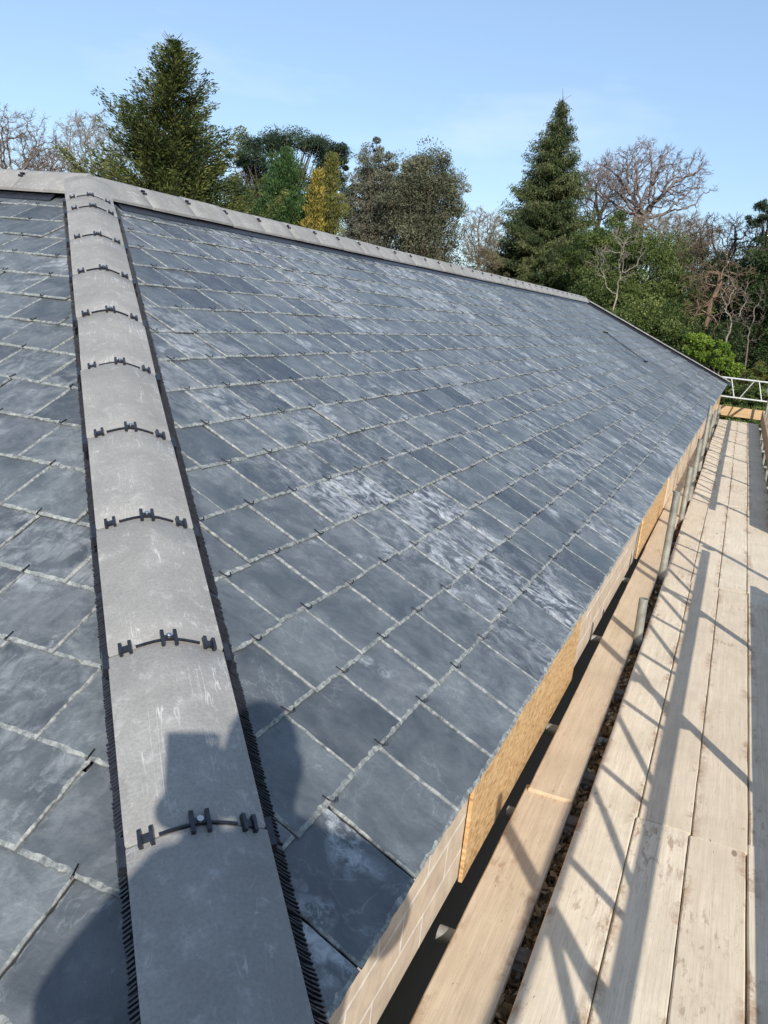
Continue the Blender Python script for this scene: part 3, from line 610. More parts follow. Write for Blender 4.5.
# ------------------------------------------------------------------ trees
def ray_dir(px, py):
    a, b = (px - 384) / FPX, -(py - 512) / FPX
    return Vector([a * R3[0][i] + b * R3[1][i] + R3[2][i] for i in range(3)])
def at_dist(px, py, D):
    d = ray_dir(px, py); return CAM + d * (D / math.hypot(d.x, d.y))
class Leaves:
    def __init__(s): s.c = []; s.d = []; s.l = []; s.w = []; s.t = []
    def add(s, c, d, l, w, t): s.c.append(c); s.d.append(d); s.l.append(l); s.w.append(w); s.t.append(t)
    def build(s, name, mat, parent):
        c = np.concatenate(s.c); d = np.concatenate(s.d); l = np.concatenate(s.l)[:, None]; w_ = np.concatenate(s.w)[:, None]; t = np.concatenate(s.t)
        d = d / (np.linalg.norm(d, axis=1, keepdims=True) + 1e-9); r = RNG.normal(size=d.shape); u = np.cross(d, r); u /= np.linalg.norm(u, axis=1, keepdims=True) + 1e-9
        n = np.cross(d, u); V = np.stack([c - d * l * .5, c + u * w_ * .5 + n * w_ * .1, c + d * l * .5, c - u * w_ * .5 + n * w_ * .1], 1).reshape(-1, 3)
        F = np.arange(len(V)).reshape(-1, 4); return fmesh(name, V, F, mat, parent, False, None, {'tone': ('FLOAT', 'FACE', np.clip(t, 0, 1))})
def tubes(segs, n=4):
    """segs: array (k,8) ax ay az bx by bz ra rb"""
    S = np.asarray(segs, dtype=float); a, b = S[:, :3], S[:, 3:6]; d = b - a; d /= np.linalg.norm(d, axis=1, keepdims=True) + 1e-9
    ref = np.where(np.abs(d[:, 2:3]) < .9, np.array([[0, 0, 1.]]), np.array([[1., 0, 0]])); u = np.cross(d, ref); u /= np.linalg.norm(u, axis=1, keepdims=True); v = np.cross(d, u)
    P = []
    for q, r in ((a, S[:, 6:7]), (b, S[:, 7:8])):
        for i in range(n): t = 2 * math.pi * i / n; P.append(q + (u * math.cos(t) + v * math.sin(t)) * r)
    V = np.stack(P, 1).reshape(-1, 3); k = len(S); base = (np.arange(k) * 2 * n)[:, None]; fs = []
    for i in range(n): j = (i + 1) % n; fs.append(base + np.array([[i, j, n + j, n + i]]))
    return V, np.concatenate(fs)
def tubemesh(name, segs, mat, parent, n=5): V, F = tubes(segs, n); return fmesh(name, V, F, mat, parent, True)
def grow(rr, p, d, ln, r, lvl, out, bend=.16, up=.05, kids=(3, 4), shrink=.7, spread=.75, rmin=.008, tips=None, nseg=4):
    p = Vector(p); d = Vector(d).normalized(); q = p; pos = []
    for i in range(nseg):
        dd = (d + Vector((rr.gauss(0, bend), rr.gauss(0, bend), rr.gauss(0, bend) + up))).normalized(); e = q + dd * (ln / nseg)
        ra = r * (1 - .45 * i / nseg); rb = r * (1 - .45 * (i + 1) / nseg); out.append((*q, *e, max(ra, rmin), max(rb, rmin))); q = e; d = dd; pos.append((q.copy(), d.copy(), rb))
    if lvl <= 0:
        if tips is not None: tips.append((q, d))
        return
    for j in range(rr.randint(*kids)):
        k = min(nseg - 1, int(nseg * (rr.uniform(.3, 1) if j else 1))) ; P_, D_, R_ = pos[k]
        ax = Vector((rr.gauss(0, 1), rr.gauss(0, 1), rr.gauss(0, 1))).normalized(); nd = (D_ + (ax - D_ * ax.dot(D_)) * spread * rr.uniform(.6, 1.2)).normalized()
        grow(rr, P_, nd, ln * shrink * rr.uniform(.75, 1.15), R_ * (.75 if j == 0 else .55), lvl - 1, out, bend, up, kids, shrink, spread, rmin, tips, nseg)
BK1 = bark_mat('brown_bark', (.05, .036, .026), (.12, .09, .065)); BK2 = bark_mat('pale_bark', (.15, .13, .10), (.30, .26, .21)); BK3 = bark_mat('grey_twigs', (.10, .08, .068), (.19, .16, .135))
BK7 = bark_mat('tan_twigs', (.15, .12, .085), (.28, .235, .17)); BK6 = bark_mat('pinkish_grey_twigs', (.13, .10, .09), (.25, .205, .185)); BK4 = bark_mat('reddish_twigs', (.10, .072, .056), (.20, .15, .115)); BK5 = bark_mat('split_trunk', (.09, .06, .04), (.21, .145, .095))

def conifer(label, pxt, pyt, D, wpx, pyw, mat, seed, style, dens=1.0, group='tall conifers beyond the roof', cut=.0):
    """top pixel, distance, full width in pixels measured at row pyw"""
    rr = random.Random(seed); rg = np.random.default_rng(seed); top = at_dist(pxt, pyt, D); H = top.z - GZ
    root = thing('conifer_tree', label, 'tree', (top.x, top.y, GZ - .05), group); T = []
    zw = at_dist(pxt, pyw, D).z; Rw = wpx / 2 * D / FPX; hfrac = (top.z - zw) / H
    def R(f):  # f = distance from the top as share of height
        if style == 'spruce': return Rw * min((f / hfrac) ** .8, 1.08)
        if style == 'yew': return Rw * min(.05 + .93 * (f / hfrac) ** .8, 1.12) if f > .035 else Rw * .03
        return Rw * min((f / hfrac) ** .75 * .92, 1.0) * (1 + .16 * math.sin(f * H * 3.1 + seed))
    n = 14
    T = [(0, 0, H * i / n, rr.gauss(0, .02), rr.gauss(0, .02), H * (i + 1) / n, max(.015, .26 * (1 - i / n)) * H / 15, max(.01, .26 * (1 - (i + 1) / n)) * H / 15) for i in range(n)]
    T = [(0 if i == 0 else T[i - 1][3], 0 if i == 0 else T[i - 1][4], *T[i][2:]) for i in range(n)]
    lf = Leaves(); f = .012; px = D / FPX
    while f < .86:
        r0 = R(f); nb = max(3, int((3.4 + 5.0 * min(1.5, r0 / 2)) * dens)); a0 = rr.uniform(0, 6.28)
        for b in range(nb):
            a = a0 + 6.283 * b / nb + rr.gauss(0, .3); u_ = rr.random(); br = r0 * (rr.uniform(.55, 1.0) if u_ < .72 else rr.uniform(1.0, 1.25)) * (1 + (.15 if style == 'yew' else .09) * math.sin(f * H * 2.4 + 1.6 * math.sin(a * 1.5 + seed))); rise = {'spruce': -.10, 'yew': .22, 'cone': .75}[style] + rr.gauss(0, .1)
            z0 = H * (1 - f); N = max(2, int(br / .13)); ca, sa = math.cos(a), math.sin(a); P0 = Vector((0, 0, z0 - (br * rise * .6 if style != 'spruce' else 0))); prev = P0; tone_b = rr.gauss(.45, .15)
            for i in range(1, N + 1):
                g = i / N; dz = br * (rise * g + (.16 * g * g if style == 'spruce' else .34 * g * g * g)); q = P0 + Vector((ca * br * g, sa * br * g, dz)); q += Vector((rr.gauss(0, .02), rr.gauss(0, .02), rr.gauss(0, .02)))
                if i == 1 or (i % 2 == 0): T.append((*prev, *q, .03 * (1 - g) + .008, .025 * (1 - g) + .006)); prev = q
                if g < .25 and br > 1: continue
                m = int(36 * (1.15 - .4 * g)) + 3; sp = (.07 + .17 * math.sin(min(1, g * 1.1) * 2.75)) * min(1.15, .45 + br * .45)
                al = rg.normal(0, .10, m); ac = rg.normal(0, sp, m) * (1.0 if style != 'yew' else .9)
                c = np.array(q) + np.stack([ca * al - sa * ac, sa * al + ca * ac, rg.normal(0, .055, m) - (np.abs(ac) * .5 + rg.uniform(0, .28, m) * (1 - .5 * g) if style == 'spruce' else -np.abs(ac) * .25)], 1)
                if style == 'spruce': d = np.stack([ca * .35 - sa * ac * 2, sa * .35 + ca * ac * 2, np.full(m, -.6)], 1) + rg.normal(0, .3, (m, 3))
                elif style == 'yew': d = np.stack([ca * .9 - sa * ac * 4, sa * .9 + ca * ac * 4, np.full(m, .45)], 1) + rg.normal(0, .3, (m, 3))
                else: d = np.stack([ca * .35 - sa * ac * 3, sa * .35 + ca * ac * 3, np.full(m, .8)], 1) + rg.normal(0, .25, (m, 3))
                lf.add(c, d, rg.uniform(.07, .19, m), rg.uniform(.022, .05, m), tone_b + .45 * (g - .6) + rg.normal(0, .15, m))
        f += rr.uniform(.010, .019) * 15 / H * {'yew': .84, 'spruce': .75, 'cone': .55}[style]
    if style != 'cone':   # bare leader shoots at the tip
        for i in range(26 if style == 'yew' else 8):
            z = H * (1 - rr.uniform(0, .06)); a = rr.uniform(0, 6.28); l = rr.uniform(.15, .45); T.append((0, 0, z, l * math.cos(a), l * math.sin(a), z + l * .8, .012, .006))
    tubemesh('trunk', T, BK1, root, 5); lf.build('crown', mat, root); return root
def clumpy(label, boxes, mat, seed, D=None, leaf=(.10, .2), aspect=.5, name='broadleaf_tree', cat='tree', group=None, per=120, trunk=True, bark=None, z0=GZ, sub=.28, shell=.55):
    """boxes: list of (px, py, rx_px, ry_px, dist, nclumps) ellipsoids in the view turned into real volumes"""
    rr = random.Random(seed); rg = np.random.default_rng(seed); cs = []
    for px, py, rx, ry, D_, nc in boxes: p = at_dist(px, py, D_); cs.append((p, rx * D_ / FPX, ry * D_ / FPX, nc, D_))
    gp = sum((c[0] for c in cs), Vector()) / len(cs); root = thing(name, label, cat, (gp.x, gp.y, z0), group); off = np.array([gp.x, gp.y, z0]); lf = Leaves(); T = []
    if trunk:
        h = max(c[0].z for c in cs) - z0; q = Vector((0, 0, -.1)); r = .03 * h
        for i in range(5): e = Vector((rr.gauss(0, .1), rr.gauss(0, .1), h * .8 * (i + 1) / 5)); T.append((*q, *e, r * (1 - i * .17), r * (1 - (i + 1) * .17))); q = e
    for p, rx, ry, nc, D_ in cs:
        p = np.array(p) - off
        for k in range(nc):
            v = rg.normal(size=3); v /= np.linalg.norm(v); q = p + v * np.array([rx, rx * .85, ry]) * (rg.uniform(shell, 1.0) ** .6) * rg.uniform(.8, 1.08)
            if q[2] < .1: continue
            cr_ = sub * rg.uniform(.6, 1.35) * min(1.6, max(.5, rx / 1.6)); m = int(per * 2.0 * rg.uniform(.6, 1.3)); u = rg.normal(size=(m, 3)); u /= np.linalg.norm(u, axis=1, keepdims=True)
            c = q + u * cr_ * np.array([1, 1, .72]) * (rg.uniform(.2, 1, (m, 1)) ** .5); tb = rg.normal(.48, .17)
            lf.add(c, u + rg.normal(0, .7, (m, 3)) + np.array([0, 0, .1]), rg.uniform(*leaf, m) * .66, rg.uniform(*leaf, m) * aspect * .66, tb + rg.normal(0, .16, m))
            if trunk and k % 3 == 0:
                s = Vector((rr.gauss(0, .1), rr.gauss(0, .1), max(.3, q[2] * rr.uniform(.35, .7)))); mid = s.lerp(Vector(q.tolist()), .5) + Vector((0, 0, -.1)); T.append((*s, *mid, .06, .04)); T.append((*mid, *q, .04, .015))
    if T: tubemesh('trunk', T, bark or BK1, root, 6)
    lf.build('crown', mat, root); return root
def bare(label, px, pyt, D, w, pyf, mat=BK3, seed=1, r=.2, group='bare winter trees beyond the roof', rmin=.009, name='bare_tree', na=620, twig=3, up=.0, flat=1.0, lean=0.0):
    """limbs grown towards points spread through the crown, then fine twigs on every outer limb"""
    rr = random.Random(seed); rg = np.random.default_rng(seed); top = at_dist(px, pyt, D); zt = top.z - GZ; zf = at_dist(px, pyf, D).z - GZ; hw = w / 2 * D / FPX; root = thing(name, label, 'tree', (top.x, top.y, GZ - .05), group)
    ch = zt - zf; zc = zf + ch * .56; A = rg.normal(size=(na, 3)); A /= np.linalg.norm(A, axis=1, keepdims=True); A *= (rg.uniform(.15, 1, (na, 1)) ** .42) * (1 + .12 * np.sin(A[:, :1] * 7 + seed) + .1 * np.sin(A[:, 1:2] * 9))
    A = A * np.array([hw, hw * .9, ch * .46]) + np.array([lean, 0, zc]); A = A[A[:, 2] > zf - ch * .12]; st = max(ch, hw) / 26
    nodes = [np.array([0, 0, max(0, zf * f)]) for f in np.linspace(0, 1, 7)]; par = [-1, 0, 1, 2, 3, 4, 5]
    for i in range(1, 7): nodes[i] = nodes[i] + np.array([rr.gauss(0, .06), rr.gauss(0, .06), 0])
    alive = np.ones(len(A), bool); Nn = np.array(nodes); near = np.full(len(A), 1e9); who = np.zeros(len(A), int); start = 4
    def upd(i0):
        nonlocal near, who
        d = np.linalg.norm(A[:, None] - Nn[None, i0:], axis=2); k = d.argmin(1); m_ = d[np.arange(len(A)), k]; b_ = m_ < near; near = np.where(b_, m_, near); who = np.where(b_, k + i0, who)
    upd(start)
    for it in range(90):
        act = np.where(alive)[0]
        if len(act) == 0 or len(Nn) > 5200: break
        vec = A[act] - Nn[who[act]]; vec /= np.linalg.norm(vec, axis=1, keepdims=True) + 1e-9; acc = {}
        for n_, v in zip(who[act], vec): acc.setdefault(n_, []).append(v)
        i0 = len(Nn); new = []
        for n_, vs in acc.items():
            d = np.mean(vs, 0) + rg.normal(0, .22, 3) + np.array([0, 0, up]); d /= np.linalg.norm(d) + 1e-9; new.append(Nn[n_] + d * st); par.append(int(n_))
        Nn = np.concatenate([Nn, np.array(new)]); upd(i0); alive &= near > st * 1.15
    n = len(Nn); nch = np.zeros(n); rad2 = np.zeros(n)
    for i in range(n - 1, 0, -1):
        if rad2[i] == 0: rad2[i] = rmin ** 1.95
        rad2[par[i]] += rad2[i]
    R_ = rad2 ** (1 / 1.95); k = r / max(R_[6], 1e-6); R_ = np.maximum(rmin, np.where(R_ * k > rmin * 2, R_ * k, R_)); R_ = np.minimum(R_, r * 1.15)
    pa = np.array(par); i_ = np.arange(1, n); S = np.concatenate([Nn[pa[1:]], Nn[1:], np.minimum(R_[pa[1:]], R_[1:] * 1.6)[:, None], R_[1:, None]], 1)
    big = S[:, 7] > r * .55; tubemesh('trunk', S[:7], mat, root, 9); S2 = S[6:]
    thin = np.where(R_ < rmin * 2.5)[0]; thin = thin[thin > 7]; T = []
    for i in thin:
        d0 = Nn[i] - Nn[pa[i]]; d0 /= np.linalg.norm(d0) + 1e-9
        for q in range(twig):
            d1 = d0 + rg.normal(0, .55, 3) + np.array([0, 0, .15]); d1 /= np.linalg.norm(d1); l = st * rg.uniform(.6, 1.8); m_ = Nn[i] + d1 * l; T.append((*Nn[i], *m_, rmin * .75, rmin * .6))
            for q2 in range(2): d2 = d1 + rg.normal(0, .5, 3); d2 /= np.linalg.norm(d2); p_ = Nn[i] + d1 * l * rg.uniform(.4, 1); e_ = p_ + d2 * l * rg.uniform(.4, .9); T.append((*p_, *e_, rmin * .6, rmin * .5))
    if na < 120: tubemesh('branches', np.concatenate([S2, np.array(T)]), mat, root, 4)
    else: tubemesh('branches', S2, mat, root, 4); tubemesh('twigs', T, mat, root, 3)
    return root
LM = leaf_mat
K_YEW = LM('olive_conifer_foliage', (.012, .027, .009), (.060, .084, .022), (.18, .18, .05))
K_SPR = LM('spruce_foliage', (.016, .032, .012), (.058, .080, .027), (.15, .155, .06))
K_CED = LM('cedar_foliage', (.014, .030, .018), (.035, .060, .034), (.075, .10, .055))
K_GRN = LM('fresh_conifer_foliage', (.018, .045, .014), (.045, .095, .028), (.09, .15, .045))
K_YEL = LM('golden_foliage', (.06, .065, .015), (.22, .18, .035), (.44, .34, .07)); K_OLV = LM('olive_foliage', (.06, .07, .018), (.13, .135, .035), (.22, .21, .06))
K_EUC = LM('grey_green_foliage', (.06, .07, .045), (.135, .14, .095), (.26, .25, .19)); K_EUB = LM('brown_green_foliage', (.045, .055, .032), (.12, .125, .075), (.24, .23, .15))
K_HOL = LM('glossy_evergreen_foliage', (.022, .042, .012), (.080, .115, .028), (.21, .24, .075)); K_DRK = LM('deep_evergreen_foliage', (.013, .028, .010), (.038, .062, .02), (.09, .12, .04))
K_LIM = LM('lime_foliage', (.06, .11, .012), (.15, .23, .03), (.30, .38, .07)); K_PIN = LM('pine_foliage', (.016, .032, .018), (.045, .07, .04), (.10, .13, .075))
K_BRN = LM('twiggy_brown_foliage', (.07, .055, .03), (.15, .12, .07), (.24, .20, .12)); K_FAR = LM('far_wood_foliage', (.05, .055, .04), (.11, .105, .08), (.19, .17, .135))

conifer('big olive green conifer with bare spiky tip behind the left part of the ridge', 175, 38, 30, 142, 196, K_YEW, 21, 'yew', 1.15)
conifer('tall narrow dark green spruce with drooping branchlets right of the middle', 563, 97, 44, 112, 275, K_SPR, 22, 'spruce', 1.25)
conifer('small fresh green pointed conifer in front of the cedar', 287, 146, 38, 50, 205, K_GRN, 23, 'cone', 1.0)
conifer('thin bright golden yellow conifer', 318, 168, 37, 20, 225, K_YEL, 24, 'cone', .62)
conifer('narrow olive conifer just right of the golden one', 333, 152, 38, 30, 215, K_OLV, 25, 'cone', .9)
# cedar with flat dark tiers
clumpy('dark flat-topped cedar behind the small pointed conifers', [(262, 146, 24, 5, 50, 34), (292, 141, 34, 5, 51, 44), (325, 149, 27, 5, 50, 34), (248, 160, 20, 6, 49, 26), (335, 163, 18, 6, 50, 24), (272, 172, 30, 7, 50, 34), (318, 178, 26, 8, 51, 30), (248, 186, 26, 9, 50, 34), (290, 200, 36, 11, 50, 40), (265, 205, 36, 14, 50, 50), (335, 200, 22, 14, 50, 30), (245, 215, 30, 12, 50, 30)], K_CED, 31, leaf=(.14, .30), aspect=.3, per=85, sub=.45, group=None, name='cedar_tree')
clumpy('grey green loose crowned tree left of the brownish one', [(376, 168, 22, 26, 46, 60), (358, 200, 22, 26, 46, 55), (382, 212, 26, 26, 46, 60), (366, 238, 32, 22, 46, 60), (398, 185, 16, 22, 45.5, 40), (396, 215, 22, 22, 45, 40), (375, 265, 34, 20, 46, 40)], K_EUC, 32, leaf=(.14, .28), aspect=.3, per=80, sub=.5, shell=.2)
clumpy('broad brownish olive round-headed tree in the middle', [(428, 178, 33, 26, 44, 90), (408, 198, 26, 30, 44, 60), (440, 205, 27, 34, 44, 70), (420, 230, 40, 28, 44, 90), (425, 262, 42, 22, 44, 60)], K_EUB, 33, leaf=(.13, .27), aspect=.32, per=85, sub=.52, shell=.2)
# bare trees on the left
bare('reddish brown bare oak at the far left', 8, 110, 46, 96, 200, mat=BK4, seed=41, r=.20, twig=5, rmin=.007)
bare('low reddish bare tree between the oak and the pale one', 55, 146, 52, 66, 205, mat=BK4, seed=42, r=.16, na=400)
bare('pale bare fine-twigged tree left of the big conifer', 94, 110, 48, 66, 205, mat=BK2, seed=43, r=.16, up=.15, twig=4)
bare('faint bare tree seen through the gap right of the big conifer', 243, 168, 55, 40, 215, mat=BK2, seed=45, r=.15, na=300)
# right side
bare('wide rounded bare oak right of the spruce', 652, 144, 52, 108, 226, mat=BK6, seed=46, r=.34, na=800, rmin=.009, twig=5)
bare('slim bare tree close behind the spruce', 607, 160, 56, 52, 232, mat=BK6, seed=47, r=.18, na=420, rmin=.009, twig=5)
bare('small pale bare tree in the dip left of the spruce', 484, 206, 42, 44, 268, mat=BK2, seed=48, r=.10, na=380)
bare('bare dark-limbed oak at the right edge above the split trunk', 733, 212, 36, 96, 285, mat=BK1, seed=49, r=.13, na=260, rmin=.008, twig=3)
bare('brown fine-twigged crown rising behind the glossy evergreen', 672, 212, 40, 100, 262, mat=BK7, seed=50, r=.12, na=600, rmin=.006, twig=6)
clumpy('low tan twiggy shrub in the dip left of the spruce', [(478, 256, 20, 14, 41, 40), (492, 268, 16, 12, 40, 20)], K_BRN, 80, leaf=(.06, .15), aspect=.2, per=60, sub=.4, shell=.2, name='bush', cat='bush', trunk=False)
clumpy('large glossy dark evergreen beside the spruce', [(600, 260, 34, 34, 36, 110), (640, 275, 44, 40, 34, 150), (675, 310, 36, 34, 33, 110), (610, 300, 40, 26, 33, 90), (650, 330, 50, 26, 31, 110), (585, 268, 20, 30, 37, 40), (612, 232, 18, 20, 38, 40)], K_HOL, 51, leaf=(.07, .17), aspect=.5, per=110, sub=.42, shell=.35)
clumpy('olive brown twiggy crown rising over the evergreen', [(650, 250, 34, 18, 37, 26), (682, 270, 26, 24, 36, 30)], K_BRN, 52, leaf=(.06, .16), aspect=.22, per=80, sub=.5, shell=.2)
bare('pale bare shrub standing in front of the glossy evergreen', 625, 222, 30.5, 56, 296, mat=BK2, seed=53, r=.032, na=70, rmin=.006, twig=1)
clumpy('round-topped dark pine in the distance behind the bare oaks', [(690, 250, 17, 11, 60, 40), (700, 265, 26, 14, 60, 40), (735, 262, 22, 18, 60, 40), (728, 285, 34, 22, 58, 50)], K_PIN, 54, leaf=(.16, .32), aspect=.3, per=60, sub=.6)
clumpy('dark evergreen mass at the right edge', [(725, 300, 38, 36, 35.5, 130), (765, 290, 26, 44, 33, 110), (745, 350, 40, 26, 32, 80), (700, 345, 30, 22, 31, 60), (800, 330, 40, 50, 32, 60)], K_DRK, 55, leaf=(.08, .19), aspect=.45, per=100, sub=.45, shell=.4)
clumpy('bright lime green bush beyond the roof corner', [(712, 352, 20, 12, 26.5, 36), (698, 345, 13, 12, 26.5, 24), (728, 366, 12, 8, 26.5, 16)], K_LIM, 56, leaf=(.06, .13), aspect=.5, per=90, sub=.26, name='bush', cat='bush', trunk=False)
clumpy('low leafy hedge beyond the lattice beam', [(735, 398, 26, 14, 25, 60), (760, 402, 24, 16, 24.5, 60), (700, 392, 26, 12, 25.5, 40), (790, 400, 26, 22, 24.5, 40), (742, 415, 30, 10, 24, 40), (770, 380, 20, 12, 27, 20)], K_HOL, 57, leaf=(.05, .12), aspect=.5, per=90, sub=.24, name='hedge', cat='hedge', trunk=False)
clumpy('yellowish green shrub at the foot of the split trunk', [(745, 378, 24, 9, 27.5, 34), (768, 372, 18, 10, 27.5, 24)], K_OLV, 58, leaf=(.05, .12), aspect=.45, per=80, sub=.24, name='bush', cat='bush', trunk=False)
# split leaning trunk with a pale torn end
p0 = at_dist(708, 318, 31); rt = thing('broken_tree', 'brown split trunk with a pale torn end among the evergreens', 'tree', (p0.x, p0.y, GZ)); o3 = Vector((p0.x, p0.y, GZ))
tp = [at_dist(x, y, 31) - o3 for x, y in ((704, 335), (708, 314), (712, 300), (719, 286), (720, 274))]
tubemesh('trunk', [(p0.x - o3.x, p0.y - o3.y, 0, *tp[0], .11, .09)] + [(*a, *b, .09, .075) for a, b in zip(tp[:-1], tp[1:])], BK5, rt, 9)
Bq = []; rr = random.Random(60)
for i in range(26): grow(rr, tp[rr.randint(1, 4)], (rr.gauss(0, 1), rr.gauss(0, .6), rr.uniform(-.5, .5)), .62, .03, 3, Bq, .25, -.03, (2, 3), .7, .8, .007)
tubemesh('branches', Bq, BK5, rt, 4)
bare('pale thin bare sapling at the right edge', 741, 262, 27, 36, 350, mat=BK2, seed=61, r=.03, na=36, rmin=.005, twig=1)
bare('second pale bare sapling in front of the dark evergreens', 759, 285, 28, 30, 350, mat=BK3, seed=62, r=.026, na=30, rmin=.005, twig=1)
clumpy('dark pine with a bough hanging in at the right edge', [(778, 206, 22, 5, 34, 24), (770, 222, 20, 5, 34, 24), (782, 240, 24, 6, 34, 26), (800, 190, 24, 8, 34, 24), (805, 260, 34, 14, 34, 30)], K_PIN, 63, leaf=(.10, .24), aspect=.25, per=70, sub=.34, name='pine_tree')
# far wood closing the horizon behind everything
rg = np.random.default_rng(70); lf = Leaves()
for i in range(1500):
    a = rad(rg.uniform(-75, 35)); D_ = rg.uniform(75, 120); h = rg.uniform(0, 1) ** .8 * (5.2 + 2.0 * math.sin(a * 9) + 1.2 * math.sin(a * 23 + 1)); c = np.array([CAM.x + D_ * math.sin(a), CAM.y + D_ * math.cos(a), GZ + h]); m = 45
    u = rg.normal(size=(m, 3)); lf.add(c + u * np.array([1.1, 1.1, .7]), u + np.array([0, 0, .6]), rg.uniform(.3, .8, m), rg.uniform(.12, .3, m), rg.normal(.5, .15) + rg.normal(0, .15, m))
tag(lf.build('far_wood', K_FAR, None), 'far brownish wood along the horizon', None, None, 'stuff')
# shrubs and hedge between the trees near the ground, on the far side of the house
rg = np.random.default_rng(71); lf = Leaves()
for i in range(900):
    x = rg.uniform(-32, 14); y = rg.uniform(27, 34) + max(0, -x) * .25; h = rg.uniform(0, 1) * 3.0; m = 60; u = rg.normal(size=(m, 3)); u /= np.linalg.norm(u, axis=1, keepdims=True)
    lf.add(np.array([x, y, GZ + h]) + u * .55 * rg.uniform(.4, 1, (m, 1)), u + rg.normal(0, .6, (m, 3)), rg.uniform(.10, .24, m), rg.uniform(.06, .12, m), rg.normal(.4, .15) + rg.normal(0, .15, m))
tag(lf.build('undergrowth', K_DRK, None), 'mixed evergreen undergrowth beneath the trees', None, None, 'stuff')

# ------------------------------------------------------------------ the photographer: stands on the walkway corner, casts the shadow on the hip
FW = Vector((-.3745, .9272, 0)); RT = Vector((.9272, .3745, 0)); UP = Vector((0, 0, 1))
s_ = SUN; rS = s_.cross(UP).normalized(); uS = rS.cross(s_).normalized()
def rel(r, u, b): return CAM + rS * r + uS * u - s_ * b     # right / up as seen along the sun, b metres towards the sun
head = rel(.128, -.045, .24)
M_SKIN = plain('skin', (.52, .33, .25), .5, 0, .4, .06, 40); M_HAIR = plain('dark_hair', (.05, .035, .025), .6, 0, .4, .3, 90); M_JKT = plain('dark_work_jacket', (.035, .045, .07), .8, 0, .2, .15, 60); M_TRS = plain('grey_work_trousers', (.10, .10, .10), .85, 0, .2, .15, 50); M_BOOT = plain('brown_boots', (.12, .07, .04), .6)
def skin(name, pts, edges, rads, mat, parent, lv=2, root=0):
    me = bpy.data.meshes.new(name); me.from_pydata([tuple(p) for p in pts], edges, []); o = link(bpy.data.objects.new(name, me), parent)
    sm = o.modifiers.new('skin', 'SKIN'); sm.use_smooth_shade = True; sv = me.skin_vertices[0].data
    for i, r in enumerate(rads): sv[i].radius = r if isinstance(r, tuple) else (r, r); sv[i].use_root = (i == root)
    sb = o.modifiers.new('subdivision', 'SUBSURF'); sb.levels = lv; sb.render_levels = lv; me.materials.append(mat); return o
FL = Vector((head.x, head.y, PZ)) - FW * .04
per = thing('person', 'person in a dark jacket holding up a phone, shadow on the hip tiles', 'person', FL)
def Lc(v): return v - FL
hip_z = .93; neck = head + Vector((0, 0, -.15)) - FW * .03; chest = Vector((neck.x, neck.y, neck.z - .2)) - FW * .02; waist = Vector((FL.x, FL.y, PZ + 1.10)); pel = Vector((FL.x, FL.y, PZ + hip_z))
shL = neck - RT * .175 + UP * -.085; shR = neck + RT * .205 + UP * -.065
haL = rel(.034, -.12, .0); haR = rel(.080, -.125, .03)
elL = rel(-.19, -.44, .16); elR = rel(.50, -.46, .22)
kL = FL - RT * .11 + UP * .5 + FW * .03; kR = FL + RT * .12 + UP * .5 + FW * .03; aL = FL - RT * .13 + UP * .09; aR = FL + RT * .14 + UP * .09; tL = aL + FW * .15 - UP * .045; tR = aR + FW * .15 - UP * .045
hpL = pel - RT * .09; hpR = pel + RT * .09
P_ = [pel, waist, chest, neck, head + UP * -.09, head + UP * .0, shL, elL, haL, shR, elR, haR, hpL, kL, aL, tL, hpR, kR, aR, tR]
Ed = [(0, 1), (1, 2), (2, 3), (3, 4), (4, 5), (2, 6), (6, 7), (7, 8), (2, 9), (9, 10), (10, 11), (0, 12), (12, 13), (13, 14), (14, 15), (0, 16), (16, 17), (17, 18), (18, 19)]
Rd = [(.13, .10), (.12, .09), (.14, .095), .055, .075, .07, .055, .04, .028, .055, .04, .028, .085, .055, .038, .032, .085, .055, .038, .032]
skin('body', [Lc(p) for p in P_], Ed, Rd, M_SKIN, per)
# head shape with face
def head_mesh():
    bm = bmesh.new(); bmesh.ops.create_icosphere(bm, subdivisions=4, radius=1)
    for v in bm.verts:
        x, y, z = v.co; sx = .078 * (1 - .16 * max(0, -z)); sy = .098; sz = .122; X, Y, Z = x * sx, y * sy, z * sz
        if y > 0:
            Y += .020 * math.exp(-((x / .16) ** 2 + ((z + .12) / .16) ** 2)) + .008 * math.exp(-((x / .3) ** 2 + ((z + .42) / .08) ** 2)) + .010 * math.exp(-((x / .3) ** 2 + ((z + .78) / .2) ** 2))
            for e in (-.4, .4): Y -= .009 * math.exp(-(((x - e) / .17) ** 2 + ((z - .08) / .12) ** 2))
        v.co = (X, Y, Z)
    for f in bm.faces: f.smooth = True
    for e in (-1, 1):
        r_ = bmesh.ops.create_uvsphere(bm, u_segments=12, v_segments=8, radius=1, matrix=Matrix.Translation((e * .079, -.005, 0)) @ Matrix.Diagonal((.010, .018, .032, 1)))
    me = bpy.data.meshes.new('head'); bm.to_mesh(me); bm.free(); me.materials.append(M_SKIN); return me
hm = bpy.data.objects.new('head', head_mesh()); link(hm, per); hm.location = Lc(head); hm.rotation_euler = (rad(-12), 0, rad(22))
mb = bmesh.new(); bmesh.ops.create_icosphere(mb, subdivisions=4, radius=1); rr = random.Random(9)
for v in list(mb.verts):
    x, y, z = v.co; 
    v.co = (x * .086, y * .106 - .006, z * .128 + .006) if (z > .35 or y < -.05) else (x * .072, y * .09, z * .11)
    if z < -.55: v.co *= .8
me = bpy.data.meshes.new('hair'); mb.to_mesh(me); mb.free(); me.materials.append(M_HAIR); me.polygons.foreach_set('use_smooth', [True] * len(me.polygons)); hr = link(bpy.data.objects.new('hair', me), hm)
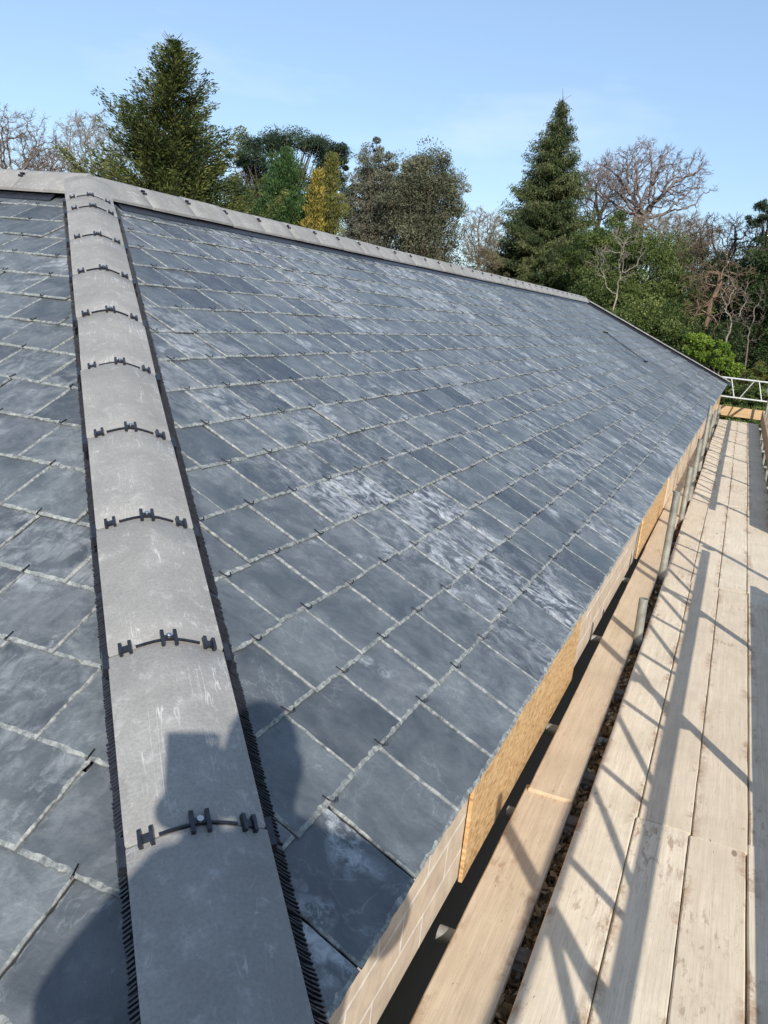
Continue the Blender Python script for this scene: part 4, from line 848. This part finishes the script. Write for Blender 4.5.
for e in (-1, 1):
    m2 = MB(); m2.tube((e * .030, .082, .010), (e * .030, .0925, .010), .0095, 12, .005); m2.build('eye', plain('eye_white', (.5, .5, .48), .3) if e < 0 else bpy.data.materials['eye_white'], hm, True)
# clothes
cuL = haL + (elL - haL) * .16; cuR = haR + (elR - haR) * .12
skin('jacket', [Lc(p) for p in (waist + UP * -.09, waist, chest, neck + UP * -.02, shL, shL.lerp(elL, .5), elL, cuL, shR, shR.lerp(elR, .5), elR, cuR)], [(0, 1), (1, 2), (2, 3), (2, 4), (4, 5), (5, 6), (6, 7), (2, 8), (8, 9), (9, 10), (10, 11)], [(.19, .14), (.185, .14), (.20, .14), .085, .09, .08, .075, .052, .10, .095, .09, .075], M_JKT, per, 2, 1)
skin('trousers', [Lc(p) for p in (pel, hpL, kL, aL + UP * .02, hpR, kR, aR + UP * .02)], [(0, 1), (1, 2), (2, 3), (0, 4), (4, 5), (5, 6)], [(.17, .13), .115, .08, .07, .115, .08, .07], M_TRS, per)
for a, t in ((aL, tL), (aR, tR)): skin('boot', [Lc(a + UP * .03), Lc(a + UP * -.035 - FW * .02), Lc(t)], [(0, 1), (1, 2)], [.058, .056, (.052, .042)], M_BOOT, per)
# phone
phc = CAM - FW * .0 + RT * .0; tilt = Matrix(((RT.x, FW.x, 0, 0), (RT.y, FW.y, 0, 0), (0, 0, 1, 0), (0, 0, 0, 1))) @ Matrix.Rotation(-.2438, 4, 'X') @ Matrix.Rotation(-.103, 4, 'Y')
PH = Matrix.Translation(CAM) @ tilt; cc = Vector((-.022, -.0095, -.058))
m2 = MB(); m2.box((0, 0, 0), (.0375, .004, .0755)); phone = m2.build('phone', M_BLK, None); phone.matrix_world = PH @ Matrix.Translation(cc)
bv = phone.modifiers.new('bevel', 'BEVEL'); bv.width = .0035; bv.segments = 3
tag(phone, 'black phone held up in both hands by the photographer', 'phone')
def finger(base, pts, r=.0085):
    skin('finger', [Lc(PH @ Vector(p)) for p in pts], [(i, i + 1) for i in range(len(pts) - 1)], [r * (1.05 - .09 * i) for i in range(len(pts))], M_SKIN, per, 2)
for s, hx in ((-1, -.034), (1, .0155)):
    # palm beside and behind the phone, four fingers wrapping to the back edge, thumb on the screen side
    pz = -.105 if s < 0 else -.028
    skin('palm', [Lc(haL if s < 0 else haR), Lc(PH @ Vector((hx + s * .022, -.03, pz - .02))), Lc(PH @ Vector((hx + s * (.018 if s < 0 else .040), -.02, pz + .02)))], [(0, 1), (1, 2)], [.028, (.034, .02), (.03, .016)] if s < 0 else [.042, (.048, .03), (.040, .022)], M_SKIN, per, 2)
    for k in range(4):
        z = pz + .034 - .019 * k; l = [.9, 1, .95, .78][k]
        finger(None, [(hx + s * .022, -.02, z), (hx + s * .016, -.002, z + .001), (hx + s * .005, .0075 if z < -.03 else -.002, z + .002), (hx - s * .014 * l, .0085 if z < -.03 else -.0205, z + .003)])
    finger(None, [(hx + s * .022, -.028, pz - .015), (hx + s * .014, -.032, pz + .012), (hx - s * .003, -.026, pz + .03), (hx - s * .012, -.0235, pz + .042)], .0098)
